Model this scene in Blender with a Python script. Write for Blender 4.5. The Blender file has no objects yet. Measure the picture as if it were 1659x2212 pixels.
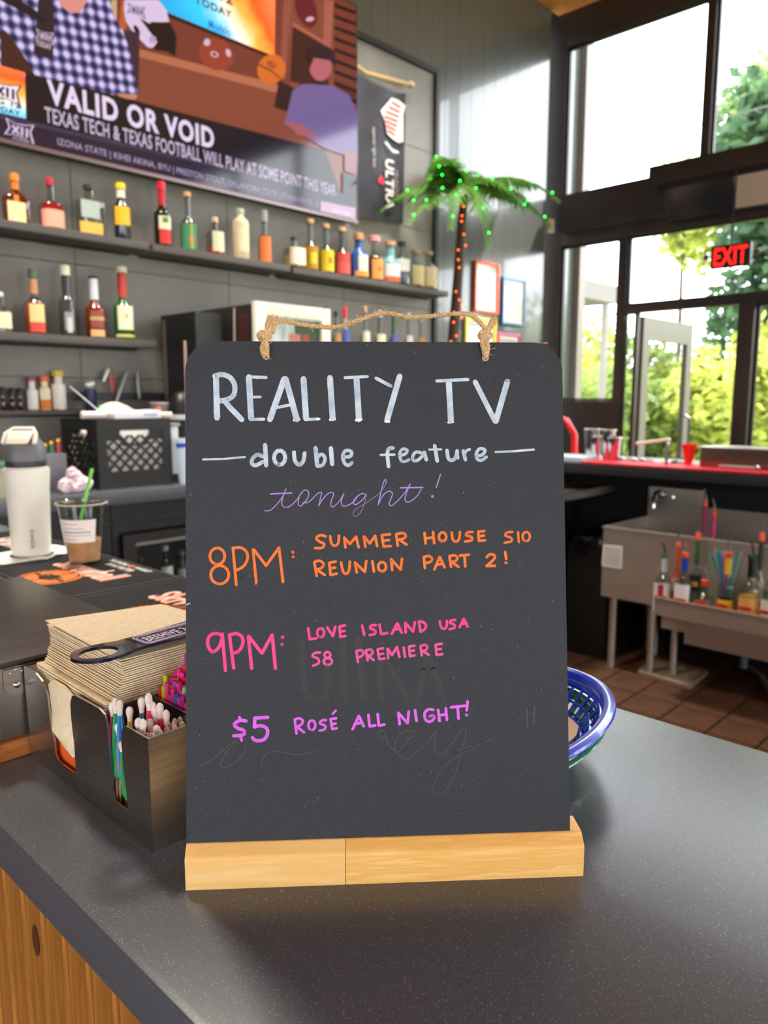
import bpy, bmesh, math, random
from mathutils import Vector, Matrix
S = bpy.context.scene
C = S.collection
RND = random.Random(7)
pi = math.pi

# ------------------------------------------------------------------ camera
FP, CX, CY = 1650., 829.5, 1106.
PT, FA, CZ = math.radians(8.35), math.radians(43.9), 1.40
FW = (math.cos(FA), math.sin(FA)); RT = (math.sin(FA), -math.cos(FA))
cd = bpy.data.cameras.new('camera'); cam = bpy.data.objects.new('camera', cd); C.objects.link(cam)
cam.location = (0, 0, CZ); cam.rotation_euler = (pi/2 - PT, 0, FA - pi/2)
cd.sensor_fit = 'VERTICAL'; cd.sensor_height = 36; cd.lens = FP/2212*36; cd.clip_start = .01; cd.clip_end = 300
cd.dof.use_dof = True; cd.dof.focus_distance = .56; cd.dof.aperture_fstop = 9.0
S.camera = cam

# ------------------------------------------------------------------ world, sun, exposure
w = bpy.data.worlds.new('world'); S.world = w; w.use_nodes = True
bg = w.node_tree.nodes['Background']; bg.inputs[0].default_value = (.90, .95, 1, 1); bg.inputs[1].default_value = 5.0
sd = bpy.data.lights.new('sun', 'SUN'); sd.energy = 12; sd.angle = math.radians(.6); sd.color = (1, .95, .86)
sun = bpy.data.objects.new('sun', sd); C.objects.link(sun)
sun.rotation_euler = Vector((-1, .55, -1.65)).to_track_quat('-Z', 'Y').to_euler(); sun.location = (8, -4, 10)
for i_, (lx, ly) in enumerate(((0.9, 2.55), (3.3, 2.55))):   # unseen fill lights added under the ceiling to brighten the back bar
    ld = bpy.data.lights.new('ceiling_fill', 'AREA'); ld.shape = 'DISK'; ld.size = .5; ld.spread = math.radians(95); ld.energy = 30; ld.color = (1, .93, .82)
    lo = bpy.data.objects.new('ceiling_fill', ld); C.objects.link(lo); lo.location = (lx, ly, 4.30)
S.view_settings.view_transform = 'Standard'; S.view_settings.look = 'None'
S.view_settings.exposure = 0.8; S.view_settings.gamma = 1; S.view_settings.use_curve_mapping = False

# ------------------------------------------------------------------ where a line of sight meets a plane of the room
def ray(px, py):
    a = (px-CX)/FP; b = -(py-CY)/FP
    fw = math.cos(PT)+b*math.sin(PT); up = -math.sin(PT)+b*math.cos(PT)
    return Vector((a*RT[0]+fw*FW[0], a*RT[1]+fw*FW[1], up))
O = Vector((0, 0, CZ))
def PZ(px, py, z): r = ray(px, py); return O + r*((z-CZ)/r.z)
def PX(px, py, x): r = ray(px, py); return O + r*(x/r.x)
def PY(px, py, y): r = ray(px, py); return O + r*(y/r.y)

# ------------------------------------------------------------------ materials
def lin(h):
    h = h.lstrip('#'); c = [int(h[i:i+2], 16)/255 for i in (0, 2, 4)]
    return tuple(((v+.055)/1.055)**2.4 if v > .04045 else v/12.92 for v in c) + (1,)
MC = {}
def mat(hexc, rough=.5, metal=0, spec=.5, emit=0, trans=0, coat=0, alpha=1):
    k = (hexc, rough, metal, spec, emit, trans, coat, alpha)
    if k in MC: return MC[k]
    m = bpy.data.materials.new('m_'+hexc.strip('#')); m.use_nodes = True
    p = m.node_tree.nodes['Principled BSDF']; c = lin(hexc)
    p.inputs['Base Color'].default_value = c; p.inputs['Roughness'].default_value = rough
    p.inputs['Metallic'].default_value = metal; p.inputs['Specular IOR Level'].default_value = spec
    p.inputs['Transmission Weight'].default_value = trans; p.inputs['Coat Weight'].default_value = coat
    p.inputs['Alpha'].default_value = alpha
    if emit: p.inputs['Emission Color'].default_value = c; p.inputs['Emission Strength'].default_value = emit
    MC[k] = m; return m
def nodes(m): return m.node_tree.nodes, m.node_tree.links, m.node_tree.nodes['Principled BSDF']
def fresh(name):
    m = bpy.data.materials.new(name); m.use_nodes = True; return (m,)+nodes(m)
def ramp(N, stops):
    r = N.new('ShaderNodeValToRGB'); e = r.color_ramp.elements
    while len(e) > 1: e.remove(e[-1])
    e[0].position, e[0].color = stops[0]
    for p, c in stops[1:]: x = e.new(p); x.color = c
    return r
def objmap(N, L, scale, rot=(0, 0, 0)):
    t = N.new('ShaderNodeTexCoord'); mp = N.new('ShaderNodeMapping'); mp.inputs['Scale'].default_value = scale
    mp.inputs['Rotation'].default_value = rot
    L.new(t.outputs['Object'], mp.inputs[0]); return mp
def noise_mat(name, c1, c2, scale=(10, 10, 10), nscale=4, rough=.5, metal=0, spec=.5, detail=4, bump=0, p0=.35, p1=.65, coat=0):
    m, N, L, P = fresh(name); mp = objmap(N, L, scale); n = N.new('ShaderNodeTexNoise')
    n.inputs['Scale'].default_value = nscale; n.inputs['Detail'].default_value = detail; L.new(mp.outputs[0], n.inputs[0])
    r = ramp(N, [(p0, lin(c1)), (p1, lin(c2))]); L.new(n.outputs[0], r.inputs[0]); L.new(r.outputs[0], P.inputs['Base Color'])
    P.inputs['Roughness'].default_value = rough; P.inputs['Metallic'].default_value = metal
    P.inputs['Specular IOR Level'].default_value = spec; P.inputs['Coat Weight'].default_value = coat
    if bump:
        b = N.new('ShaderNodeBump'); b.inputs['Strength'].default_value = bump; b.inputs['Distance'].default_value = .002
        L.new(n.outputs[0], b.inputs['Height']); L.new(b.outputs[0], P.inputs['Normal'])
    return m
def thin_glass(name, tint='#ffffff', gloss=1.0):
    m = bpy.data.materials.new(name); m.use_nodes = True; N, L = m.node_tree.nodes, m.node_tree.links; N.clear()
    o = N.new('ShaderNodeOutputMaterial'); t = N.new('ShaderNodeBsdfTransparent'); t.inputs[0].default_value = lin(tint)
    g = N.new('ShaderNodeBsdfGlossy'); g.inputs['Roughness'].default_value = .03
    f = N.new('ShaderNodeFresnel'); f.inputs[0].default_value = 1.45
    mu = N.new('ShaderNodeMath'); mu.operation = 'MULTIPLY'; mu.inputs[1].default_value = gloss; mu.use_clamp = True
    x = N.new('ShaderNodeMixShader'); L.new(f.outputs[0], mu.inputs[0])
    ge = N.new('ShaderNodeNewGeometry'); iv = N.new('ShaderNodeMath'); iv.operation = 'SUBTRACT'; iv.inputs[0].default_value = 1; L.new(ge.outputs['Backfacing'], iv.inputs[1])
    mb = N.new('ShaderNodeMath'); mb.operation = 'MULTIPLY'; L.new(mu.outputs[0], mb.inputs[0]); L.new(iv.outputs[0], mb.inputs[1]); L.new(mb.outputs[0], x.inputs[0])
    L.new(t.outputs[0], x.inputs[1]); L.new(g.outputs[0], x.inputs[2]); L.new(x.outputs[0], o.inputs[0]); return m
GLASS = thin_glass('window_glass')
CLEAR = thin_glass('clear_bottle_glass', '#e2e9e6', 2.6)
CUPW = thin_glass('clear_cup_plastic', '#f2f5f3', 1.5)
SMOKY = thin_glass('clear_acrylic', '#dfe4e4', 1.3)

def wood_mat(name, c1, c2, scale, rough=.45, spec=.4):
    m, N, L, P = fresh(name); mp = objmap(N, L, scale)
    n0 = N.new('ShaderNodeTexNoise'); n0.inputs['Scale'].default_value = .9; n0.inputs['Detail'].default_value = 2; L.new(mp.outputs[0], n0.inputs[0])
    n = N.new('ShaderNodeTexNoise'); n.inputs['Scale'].default_value = 3.2; n.inputs['Detail'].default_value = 6; n.inputs['Distortion'].default_value = .6
    L.new(mp.outputs[0], n.inputs[0])
    a = N.new('ShaderNodeMath'); a.operation = 'ADD'; L.new(n0.outputs[0], a.inputs[0]); L.new(n.outputs[0], a.inputs[1])
    h = N.new('ShaderNodeMath'); h.operation = 'MULTIPLY'; h.inputs[1].default_value = .5; L.new(a.outputs[0], h.inputs[0])
    r = ramp(N, [(.38, lin(c1)), (.5, lin(c2)), (.56, lin(c1)), (.66, lin(c2))]); L.new(h.outputs[0], r.inputs[0])
    L.new(r.outputs[0], P.inputs['Base Color']); P.inputs['Roughness'].default_value = rough; P.inputs['Specular IOR Level'].default_value = spec
    return m
def speckle(name, c1, c2, cs, rough=.3, density=.93, vs=900, spec=.5, bump=.05):
    m, N, L, P = fresh(name); mp = objmap(N, L, (1, 1, 1))
    n = N.new('ShaderNodeTexNoise'); n.inputs['Scale'].default_value = 1100; n.inputs['Detail'].default_value = 3; L.new(mp.outputs[0], n.inputs[0])
    r = ramp(N, [(.35, lin(c1)), (.65, lin(c2))]); L.new(n.outputs[0], r.inputs[0])
    v = N.new('ShaderNodeTexVoronoi'); v.inputs['Scale'].default_value = vs; L.new(mp.outputs[0], v.inputs[0])
    sp = N.new('ShaderNodeSeparateColor'); L.new(v.outputs['Color'], sp.inputs[0])
    r2 = ramp(N, [(density, (0, 0, 0, 1)), (density+(1-density)*.5, (1, 1, 1, 1))]); L.new(sp.outputs[0], r2.inputs[0])
    d = ramp(N, [(.25, (1, 1, 1, 1)), (.5, (0, 0, 0, 1))]); L.new(v.outputs['Distance'], d.inputs[0])
    mu = N.new('ShaderNodeMath'); mu.operation = 'MULTIPLY'; L.new(r2.outputs[0], mu.inputs[0]); L.new(d.outputs[0], mu.inputs[1])
    x = N.new('ShaderNodeMixRGB'); L.new(mu.outputs[0], x.inputs[0]); L.new(r.outputs[0], x.inputs[1]); x.inputs[2].default_value = lin(cs)
    L.new(x.outputs[0], P.inputs['Base Color']); P.inputs['Roughness'].default_value = rough; P.inputs['Specular IOR Level'].default_value = spec
    if bump:
        b = N.new('ShaderNodeBump'); b.inputs['Strength'].default_value = bump; b.inputs['Distance'].default_value = .0005
        L.new(n.outputs[0], b.inputs['Height']); L.new(b.outputs[0], P.inputs['Normal'])
    return m
M_COUNTER = speckle('bar_laminate', '#484d56', '#5e646d', '#c4c4c0', rough=.29, density=.93, vs=1300, spec=.55)
M_BOARD = speckle('chalkboard_paint', '#1f242a', '#2d333b', '#70726f', rough=.6, density=.996, vs=700, spec=.45, bump=.5)
M_PINE = wood_mat('pine_base', '#f9cf84', '#eeb862', (5, 5, 70), .45)
M_PINE2 = wood_mat('pine_finger_joint', '#f7cf8a', '#f0c276', (2.5, 2.5, 30), .45)
M_BOARDS = wood_mat('pine_bead_board', '#b87f3c', '#9a6326', (30, 30, 2.2), .42)
M_CEIL = wood_mat('cedar_ceiling', '#c98d4c', '#b57636', (3, 25, 3), .5)
M_TEAK = wood_mat('acacia_base', '#b8743c', '#8f5427', (8, 30, 60), .4)
def brushed(name, c1, c2, scale, rough=.3):
    m = noise_mat(name, c1, c2, scale, 3, rough, 1, .5, 5); N, L, P = nodes(m); return m
M_STEEL = brushed('brushed_steel', '#b2ada6', '#c4bfb8', (4, 4, 90), .30)
M_STEELD = brushed('scuffed_steel', '#9c968f', '#aaa49d', (3, 20, 3), .33)
M_CHROME = mat('#c9c9c9', .16, 1)
M_STEELS = noise_mat('satin_sink_steel', '#c2b9ae', '#cbc3b8', (3, 3, 6), 2, .42, .75, .5, 2)
M_METAL_WALL = noise_mat('metal_siding', '#4e514e', '#575a56', (.5, .5, .5), 2, .24, 0, .9, 2, coat=.6)
M_PANELW = noise_mat('painted_wall_panel', '#737068', '#7e7b74', (1, 1, 1), 3, .45, 0, .5, 3, bump=.1)
M_BLACKF = mat('#1e1a1a', .42, 0, .4)
M_BROWNF = noise_mat('dark_bronze_frame', '#241c1a', '#30241f', (2, 2, 2), 3, .42)
M_TILE = noise_mat('quarry_tile', '#4c3223', '#5b3d2b', (3, 3, 3), 3, .5, 0, .4, 4, bump=.2)
M_GROUT = mat('#3a2a20', .8)
M_BLACK = mat('#141416', .4); M_BLACKM = mat('#101012', .7); M_DARK = mat('#202124', .5)
M_WHITE = mat('#efeee8', .5); M_PAPER = mat('#e9e8e2', .8)

# ------------------------------------------------------------------ mesh collector
def wloc(p):
    v = Vector((0, 0, 0))
    while p is not None: v += p.location; p = p.parent
    return v
class MB:
    def __init__(s): s.v = []; s.f = []
    def add(s, vs, fs):
        n = len(s.v); s.v += [Vector(v) for v in vs]; s.f += [[i+n for i in f] for f in fs]; return s
    def box(s, x0, x1, y0, y1, z0, z1):
        if x0 > x1: x0, x1 = x1, x0
        if y0 > y1: y0, y1 = y1, y0
        if z0 > z1: z0, z1 = z1, z0
        return s.add([(x0,y0,z0),(x1,y0,z0),(x1,y1,z0),(x0,y1,z0),(x0,y0,z1),(x1,y0,z1),(x1,y1,z1),(x0,y1,z1)],
                     [(0,3,2,1),(4,5,6,7),(0,1,5,4),(1,2,6,5),(2,3,7,6),(3,0,4,7)])
    def prism(s, pts, off):   # 3-D planar outline extruded by off
        off = Vector(off); n = len(pts); P = [Vector(p) for p in pts]
        return s.add(P+[p+off for p in P], [list(range(n))[::-1], list(range(n, 2*n))]+[(i, (i+1) % n, n+(i+1) % n, n+i) for i in range(n)])
    def tube(s, path, r, seg=8, cap=True, close=False, flat=1):
        path = [Vector(p) for p in path]; n = len(path); rs = r if isinstance(r, (list, tuple)) else [r]*n; rings = []
        up = Vector((0, 0, 1)); prev = None
        for i, p in enumerate(path):
            if close: t = path[(i+1) % n]-path[i-1]
            else: t = path[min(i+1, n-1)]-path[max(i-1, 0)]
            t = t.normalized() if t.length > 1e-9 else Vector((0, 0, 1))
            a = (prev - t*prev.dot(t)) if prev is not None else (up.cross(t) if abs(t.z) < .95 else Vector((1, 0, 0)).cross(t))
            a.normalize(); prev = a; b = t.cross(a)
            rings.append([p+a*math.cos(2*pi*k/seg)*rs[i]+b*math.sin(2*pi*k/seg)*rs[i]*flat for k in range(seg)])
        vs = [v for q in rings for v in q]; fs = []
        for i in range(n if close else n-1):
            j = (i+1) % n
            for k in range(seg): k2 = (k+1) % seg; fs.append((i*seg+k, i*seg+k2, j*seg+k2, j*seg+k))
        if cap and not close: fs += [list(range(seg))[::-1], [(n-1)*seg+k for k in range(seg)]]
        return s.add(vs, fs)
    def lathe(s, c, prof, seg=24, sq=2, ey=1, a0=0, a1=2*pi, rot=0, cap=True):
        # prof: list of (r, z); superellipse exponent sq; depth ratio ey
        c = Vector(c); full = abs(a1-a0-2*pi) < 1e-6; m = seg if full else seg+1; vs = []
        for r, z in prof:
            for k in range(m):
                t = a0+(a1-a0)*k/seg; cx, sx = math.cos(t), math.sin(t)
                q = (abs(cx)**sq+abs(sx)**sq)**(-1/sq); x, y = r*cx*q, r*sx*q*ey
                vs.append(c+Vector((x*math.cos(rot)-y*math.sin(rot), x*math.sin(rot)+y*math.cos(rot), z)))
        fs = []
        for i in range(len(prof)-1):
            for k in range(seg):
                k2 = (k+1) % m; fs.append((i*m+k, i*m+k2, (i+1)*m+k2, (i+1)*m+k))
        if cap and full: fs += [list(range(m))[::-1], [(len(prof)-1)*m+k for k in range(m)]]
        return s.add(vs, fs)
    def ball(s, c, r, seg=12, rings=8, sc=(1, 1, 1)):
        c = Vector(c); prof = [(max(1e-4, r*math.sin(pi*i/rings)), -r*math.cos(pi*i/rings)) for i in range(rings+1)]
        n0 = len(s.v); s.lathe((0, 0, 0), prof, seg)
        for i in range(n0, len(s.v)): v = s.v[i]; s.v[i] = Vector((v.x*sc[0], v.y*sc[1], v.z*sc[2]))+c
        return s
    def build(s, name, m, parent=None, bevel=0, smooth=True, origin=None, label=None, sharp=35):
        me = bpy.data.meshes.new(name)
        if origin is None:
            if parent is not None: origin = wloc(parent)
            else:
                xs = [v.x for v in s.v]; ys = [v.y for v in s.v]; origin = Vector(((min(xs)+max(xs))/2, (min(ys)+max(ys))/2, min(v.z for v in s.v)))
            keep = Vector(origin)
        else: keep = Vector(origin)
        me.from_pydata([tuple(v-keep) for v in s.v], [], s.f); me.validate(); me.update()
        if bevel:
            b = bmesh.new(); b.from_mesh(me); bmesh.ops.bevel(b, geom=b.edges[:], offset=bevel, segments=2, affect='EDGES', profile=.7, clamp_overlap=True)
            b.to_mesh(me); b.free()
        else:
            b = bmesh.new(); b.from_mesh(me); bmesh.ops.recalc_face_normals(b, faces=b.faces[:]); b.to_mesh(me); b.free()
        if smooth:
            me.shade_smooth(); me.set_sharp_from_angle(angle=math.radians(sharp))
        me.materials.append(m)
        o = bpy.data.objects.new(name, me); C.objects.link(o)
        if parent is not None: o.parent = parent; o.location = keep-wloc(parent)
        else: o.location = keep
        if label: o['label'] = label
        return o
def tag(o, label, cat, group=None, kind=None):
    o['label'] = label; o['category'] = cat
    if group: o['group'] = group
    if kind: o['kind'] = kind
    return o
def thing(name, loc, label, cat, group=None):
    o = bpy.data.objects.new(name, None); o.empty_display_size = .05; C.objects.link(o); o.location = Vector(loc); return tag(o, label, cat, group)
def struct(o): o['kind'] = 'structure'; return o
def sempty(name, loc): o = bpy.data.objects.new(name, None); C.objects.link(o); o.location = Vector(loc); return struct(o)
def dup(root, loc, label=None, rz=None):
    r = root.copy(); C.objects.link(r); r.location = loc
    if label: r['label'] = label
    if rz is not None: r.rotation_euler = (0, 0, rz)
    for ch in list(root.children):
        c = ch.copy(); C.objects.link(c); c.parent = r
        for g in ch.children: d = g.copy(); C.objects.link(d); d.parent = c
    return r
def text_mesh(txt, bold=0, extr=0):
    cu = bpy.data.curves.new('t', 'FONT'); cu.body = txt; cu.offset = bold; cu.extrude = extr; cu.resolution_u = 3; cu.space_character = 1+bold*3.2
    o = bpy.data.objects.new('t', cu); C.objects.link(o); dg = bpy.context.evaluated_depsgraph_get()
    me = bpy.data.meshes.new_from_object(o.evaluated_get(dg)); bpy.data.objects.remove(o); bpy.data.curves.remove(cu); return me
def text_on(txt, name, m, parent, org, ux, uy, bold=0, label=None):
    """text scaled to fill the box org..org+ux..+uy (vectors)"""
    me = text_mesh(txt, bold); vs = [v.co.copy() for v in me.vertices]
    if not vs: return None
    x0 = min(v.x for v in vs); x1 = max(v.x for v in vs); y0 = min(v.y for v in vs); y1 = max(v.y for v in vs)
    org, ux, uy = Vector(org), Vector(ux), Vector(uy); b = MB()
    b.add([org+ux*((v.x-x0)/(x1-x0))+uy*((v.y-y0)/(y1-y0)) for v in vs], [list(p.vertices) for p in me.polygons])
    bpy.data.meshes.remove(me)
    return b.build(name, m, parent, smooth=False, label=label)

# ================================================================== THE ROOM
X2, Y1, ZC = 5.6, 3.5, 4.365
XL, YF = -4.0, -5.0
fl = struct(MB().box(XL, X2+.1, YF, Y1+.1, -.12, -.012).build('floor', M_GROUT))
TS = .205
tm = MB().box(-TS/2+.004, TS/2-.004, -TS/2+.004, TS/2-.004, -.0115, 0).build('tile', M_TILE, fl, bevel=.002, origin=(0, 0, 0)); tm0 = tm
first = True; rest = MB(); cnt = 0
for i in range(int((X2-XL)/TS)):
    for j in range(int((Y1-YF)/TS)):
        x, y = XL+TS*(i+.5), YF+TS*(j+.5)
        if 2.0 < x < 4.35 and .3 < y < 2.75 and y < x*.75+.3 and cnt < 290:
            t = tm if first else tm.copy()
            if not first: C.objects.link(t)
            first = False; t.parent = fl; t.location = Vector((x, y, RND.uniform(-.0006, 0)))-wloc(fl); cnt += 1
        else:
            rest.add([(x-TS/2+.004, y-TS/2+.004, 0), (x+TS/2-.004, y-TS/2+.004, 0), (x+TS/2-.004, y+TS/2-.004, 0), (x-TS/2+.004, y+TS/2-.004, 0),
                      (x-TS/2, y-TS/2, -.01), (x+TS/2, y-TS/2, -.01), (x+TS/2, y+TS/2, -.01), (x-TS/2, y+TS/2, -.01)],
                     [(0, 1, 2, 3), (4, 5, 1, 0), (5, 6, 2, 1), (6, 7, 3, 2), (7, 4, 0, 3)])
o = rest.build('tiles', M_TILE, fl, smooth=False); o['kind'] = 'stuff'

ce = struct(MB().box(XL-.2, X2+.14, YF-.4, Y1+.4, ZC+.02, ZC+.25).build('ceiling', M_BLACKF))
pm = None
y = Y1-.07
while y > YF-.3:
    if pm is None: pm = MB().box(XL-.15, X2+.12, -.069, .069, 0, .02).build('plank', M_CEIL, ce, bevel=.003, origin=(0, 0, 0)); p = pm
    else: p = pm.copy(); C.objects.link(p); p.parent = ce
    p.location = Vector((0, y, ZC))-wloc(ce); y -= .14

# back wall, its vertical metal siding, and the smooth dark panel in front of it
wb = struct(MB().box(XL, X2-.1, Y1+.03, Y1+.2, 0, ZC+.02).build('wall_back', M_METAL_WALL))
def siding(parent, xa, n, y, z0, z1, name='siding_board'):
    sb = None
    for i in range(n):
        if sb is None:
            b = MB(); W = .14
            b.prism([(-W/2+.001, 0, 0), (-W/2+.004, -.008, 0), (W/2-.004, -.012, 0), (W/2-.001, 0, 0), (W/2-.001, .02, 0), (-W/2+.001, .02, 0)], (0, 0, z1-z0))
            sb = b.build(name, M_METAL_WALL, parent, smooth=False, origin=(0, 0, 0)); s_ = sb
        else: s_ = sb.copy(); C.objects.link(s_); s_.parent = parent
        s_.location = Vector((xa+.14*i+.07, y, z0))-wloc(parent)
siding(wb, 2.68, 20, Y1, 0, ZC)
tr = struct(MB().box(XL, 4.06, Y1-.045, Y1-.014, 0, 3.49).build('wall_panelling', M_GROUT)); tr.name = 'wall_back_panelling'; tr.data.materials[0] = M_BLACKF
pp = None
for i in range(7):
    for j in range(7):
        z0, z1 = j*.5+.002, min(3.485, j*.5+.498)
        x1 = 4.05-i*.82; x0 = x1-.816
        if x1 < 0: continue
        b = MB().box(x0, x1, Y1-.052, Y1-.0455, z0, z1); b.build('panel', M_PANELW, tr, smooth=False)
struct(MB().box(4.05, 4.085, Y1-.075, Y1-.0135, 0, 3.52).build('trim_1', M_BLACKF))
struct(MB().box(XL, 4.049, Y1-.075, Y1-.046, 3.487, 3.52).build('trim_2', M_BLACKF))
# wing of the same siding outside the glass
wg = struct(MB().box(X2+.07, 6.06, Y1+.035, Y1+.2, 0, ZC+.015).build('wall_outside_wing', M_METAL_WALL))
siding(wg, X2+.07, 2, Y1+.01, 0, ZC-.01)
struct(MB().box(5.96, 6.06, Y1-.06, Y1+.034, 0, ZC+.01).build('trim_3', mat('#6e6860', .5)))

# left and front walls with wide openings (behind and beside the camera)
def wall_with_holes(name, axis, pos, a0, a1, holes, th=.15, top=ZC):
    b = MB(); xs = sorted(set([a0, a1]+[h[0] for h in holes]+[h[1] for h in holes])); zs = sorted(set([0, top]+[h[2] for h in holes]+[h[3] for h in holes]))
    for i in range(len(xs)-1):
        for j in range(len(zs)-1):
            mx, mz = (xs[i]+xs[i+1])/2, (zs[j]+zs[j+1])/2
            if any(h[0] < mx < h[1] and h[2] < mz < h[3] for h in holes): continue
            if axis == 'x': b.box(pos-th, pos, xs[i], xs[i+1], zs[j], zs[j+1])
            else: b.box(xs[i], xs[i+1], pos-th, pos, zs[j], zs[j+1])
    return struct(b.build(name, M_CEIL, smooth=False))
wall_with_holes('wall_left', 'x', XL, YF, Y1+.1, [(-4.4, -2.4, .9, 2.6), (-1.4, .6, .9, 2.6)])
wall_with_holes('wall_front', 'y', YF, XL, X2, [(-3.0, -1.0, .4, 2.7), (1.2, 3.6, .4, 2.7)])

# window wall on the right: frame members as parts
wr = struct(MB().box(X2, X2+.07, 3.41, Y1+.1, 0, ZC).build('wall_right', M_BROWNF))
def member(y0, y1, z0, z1, x0=X2, x1=X2+.07, m=M_BROWNF, name='mullion'):
    return MB().box(x0, x1, y0, y1, z0, z1).build(name, m, wr, bevel=.004)
member(YF, 3.408, 4.112, ZC, name='header')
member(YF, 3.408, 2.722, 3.0, x0=X2-.06, name='transom_beam')
member(YF, 3.41, 2.622, 2.72, name='transom')
member(2.902, 3.408, .0, 1.392, name='kick_panel', x0=X2+.005)
member(2.835, 2.90, 0, 2.62); member(YF, 2.834, 2.052, 2.110, name='transom')
yy = 2.26
for k, (a, bq) in enumerate([(2.26, 2.317), (1.10, 1.16), (-.05, .01), (-1.2, -1.14), (-2.35, -2.29), (-3.5, -3.44), (-4.65, -4.59)]):
    member(a, bq, 3.002, 4.11, x0=X2-.01, x1=X2+.06)
    member(a+.014, bq-.014, 3.004, 4.108, x0=X2+.061, x1=X2+.075, m=mat('#9a9a98', .4), name='outer_bead')
member(1.877, 1.985, 0, 2.05, x0=X2-.03, name='door_post')
for a in (.9, -.25, -1.4, -2.55, -3.7): member(a, a+.06, 0, 2.05); member(a, a+.06, 2.112, 2.62)
member(2.724, 2.752, 0, 2.05, x1=X2+.05, name='door_post')
def window(n, y0, y1, z0, z1, fr=.018):
    e = sempty('window_%d' % n, (X2+.035, (y0+y1)/2, z0))
    b = MB()
    for (a, c, d, f) in ((y0, y1, z0, z0+fr), (y0, y1, z1-fr, z1), (y0, y0+fr, z0+fr, z1-fr), (y1-fr, y1, z0+fr, z1-fr)): b.box(X2+.02, X2+.05, a, c, d, f)
    b.build('frame', M_BLACKF, e, smooth=False)
    MB().box(X2+.033, X2+.037, y0+fr, y1-fr, z0+fr, z1-fr).build('pane', GLASS, e, smooth=False)
n = 1
ys = [3.408, 2.318, 2.259, 1.161, 1.099, .011, -.051, -1.139, -1.201, -2.289, -2.351, -3.439, -3.501, -4.589]
for k in range(0, len(ys), 2): window(n, ys[k+1], ys[k], 3.002, 4.11); n += 1
window(n, 2.902, 3.408, 1.394, 2.62); n += 1
ys = [2.833, .961, .899, -.189, -.251, -1.339, -1.401, -2.489, -2.551, -3.639, -3.701, -4.95]
for k in range(0, len(ys), 2): window(n, ys[k+1], ys[k], 2.112, 2.62); n += 1
ys[0] = 1.876
for k in range(0, len(ys), 2): window(n, ys[k+1], ys[k], .02, 2.05); n += 1
window(n, 2.753, 2.834, .02, 2.05, .006)
# the glass door swung outwards on its left post
d = sempty('door_1', (X2+.06, 2.73, 0)); M_ALU = mat('#5e5b55', .45, .3)
b = MB()
DL = .93
for (x0, x1, z0, z1) in ((.0, .11, .02, 2.03), (DL-.11, DL, .02, 2.03), (.11, DL-.11, 1.86, 2.03), (.11, DL-.11, .02, .30)): b.box(X2+.075+x0, X2+.075+x1, 2.71, 2.755, z0, z1)
b.build('frame', M_ALU, d, smooth=False)
MB().box(X2+.185, X2+.075+DL-.11, 2.73, 2.735, .3, 1.86).build('pane', GLASS, d, smooth=False)
MB().tube([(X2+.9, 2.70, .9), (X2+.9, 2.66, .92), (X2+.9, 2.66, 1.25), (X2+.9, 2.70, 1.27)], .012).build('handle', mat('#302c2a', .4), d)
# dark canopy box over the door, inside
c = thing('door_canopy', (5.42, 1.2, 2.66), 'dark bronze box canopy with a glossy underside over the glass doors', 'canopy')
MB().box(5.40, 5.535, -.2, 2.60, 2.90, 3.03).build('fascia', M_BROWNF, c, bevel=.004)
MB().box(5.44, 5.535, -.2, 2.55, 2.865, 2.899).build('ledge', M_BLACKF, c)
b = MB().prism([(5.44, -.2, 2.864), (5.535, -.2, 2.864), (5.535, -.2, 2.66), (5.50, -.2, 2.66)], (0, 2.70, 0)); b.build('glossy_face', mat('#191c22', .12, 0, .8), c, smooth=False)
b = MB().prism([(5.432, 0, 2.86), (5.437, 0, 2.86), (5.497, 0, 2.67), (5.492, 0, 2.67)], (0, 2.02, 0)); b.build('pale_panel', mat('#a89a86', .5), c, smooth=False, label='pale beige panel on the right of the canopy face')
# corner sensor
o = MB().box(5.505, 5.56, 3.45, 3.483, 2.73, 2.83).build('wall_sensor', mat('#d9c8ae', .6), bevel=.006); tag(o, 'small cream wall sensor in the far corner beside the window frame', 'sensor')
# exit sign
e = thing('exit_sign', (5.415, 2.0, 2.28), 'black exit sign with red letters hanging in front of the window', 'sign')
MB().box(5.40, 5.43, 1.87, 2.13, 2.275, 2.425).build('housing', M_BLACK, e, bevel=.006)
text_on('EXIT', 'lettering', mat('#ff1a12', .5, emit=1.6), e, (5.3985, 2.105, 2.292), (0, -.215, 0), (0, 0, .115), .012, 'glowing red letters reading EXIT')
MB().tube([(5.418, 2.0, 2.425), (5.418, 2.0, 2.8995)], .007).build('hanging_rod', M_BLACK, e)
for s_, yv in ((1, 2.155), (-1, 1.845)): MB().ball((5.415, yv+.01*s_, 2.36), .022).build('emergency_lamp', mat('#4a3a34', .3), e)

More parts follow.
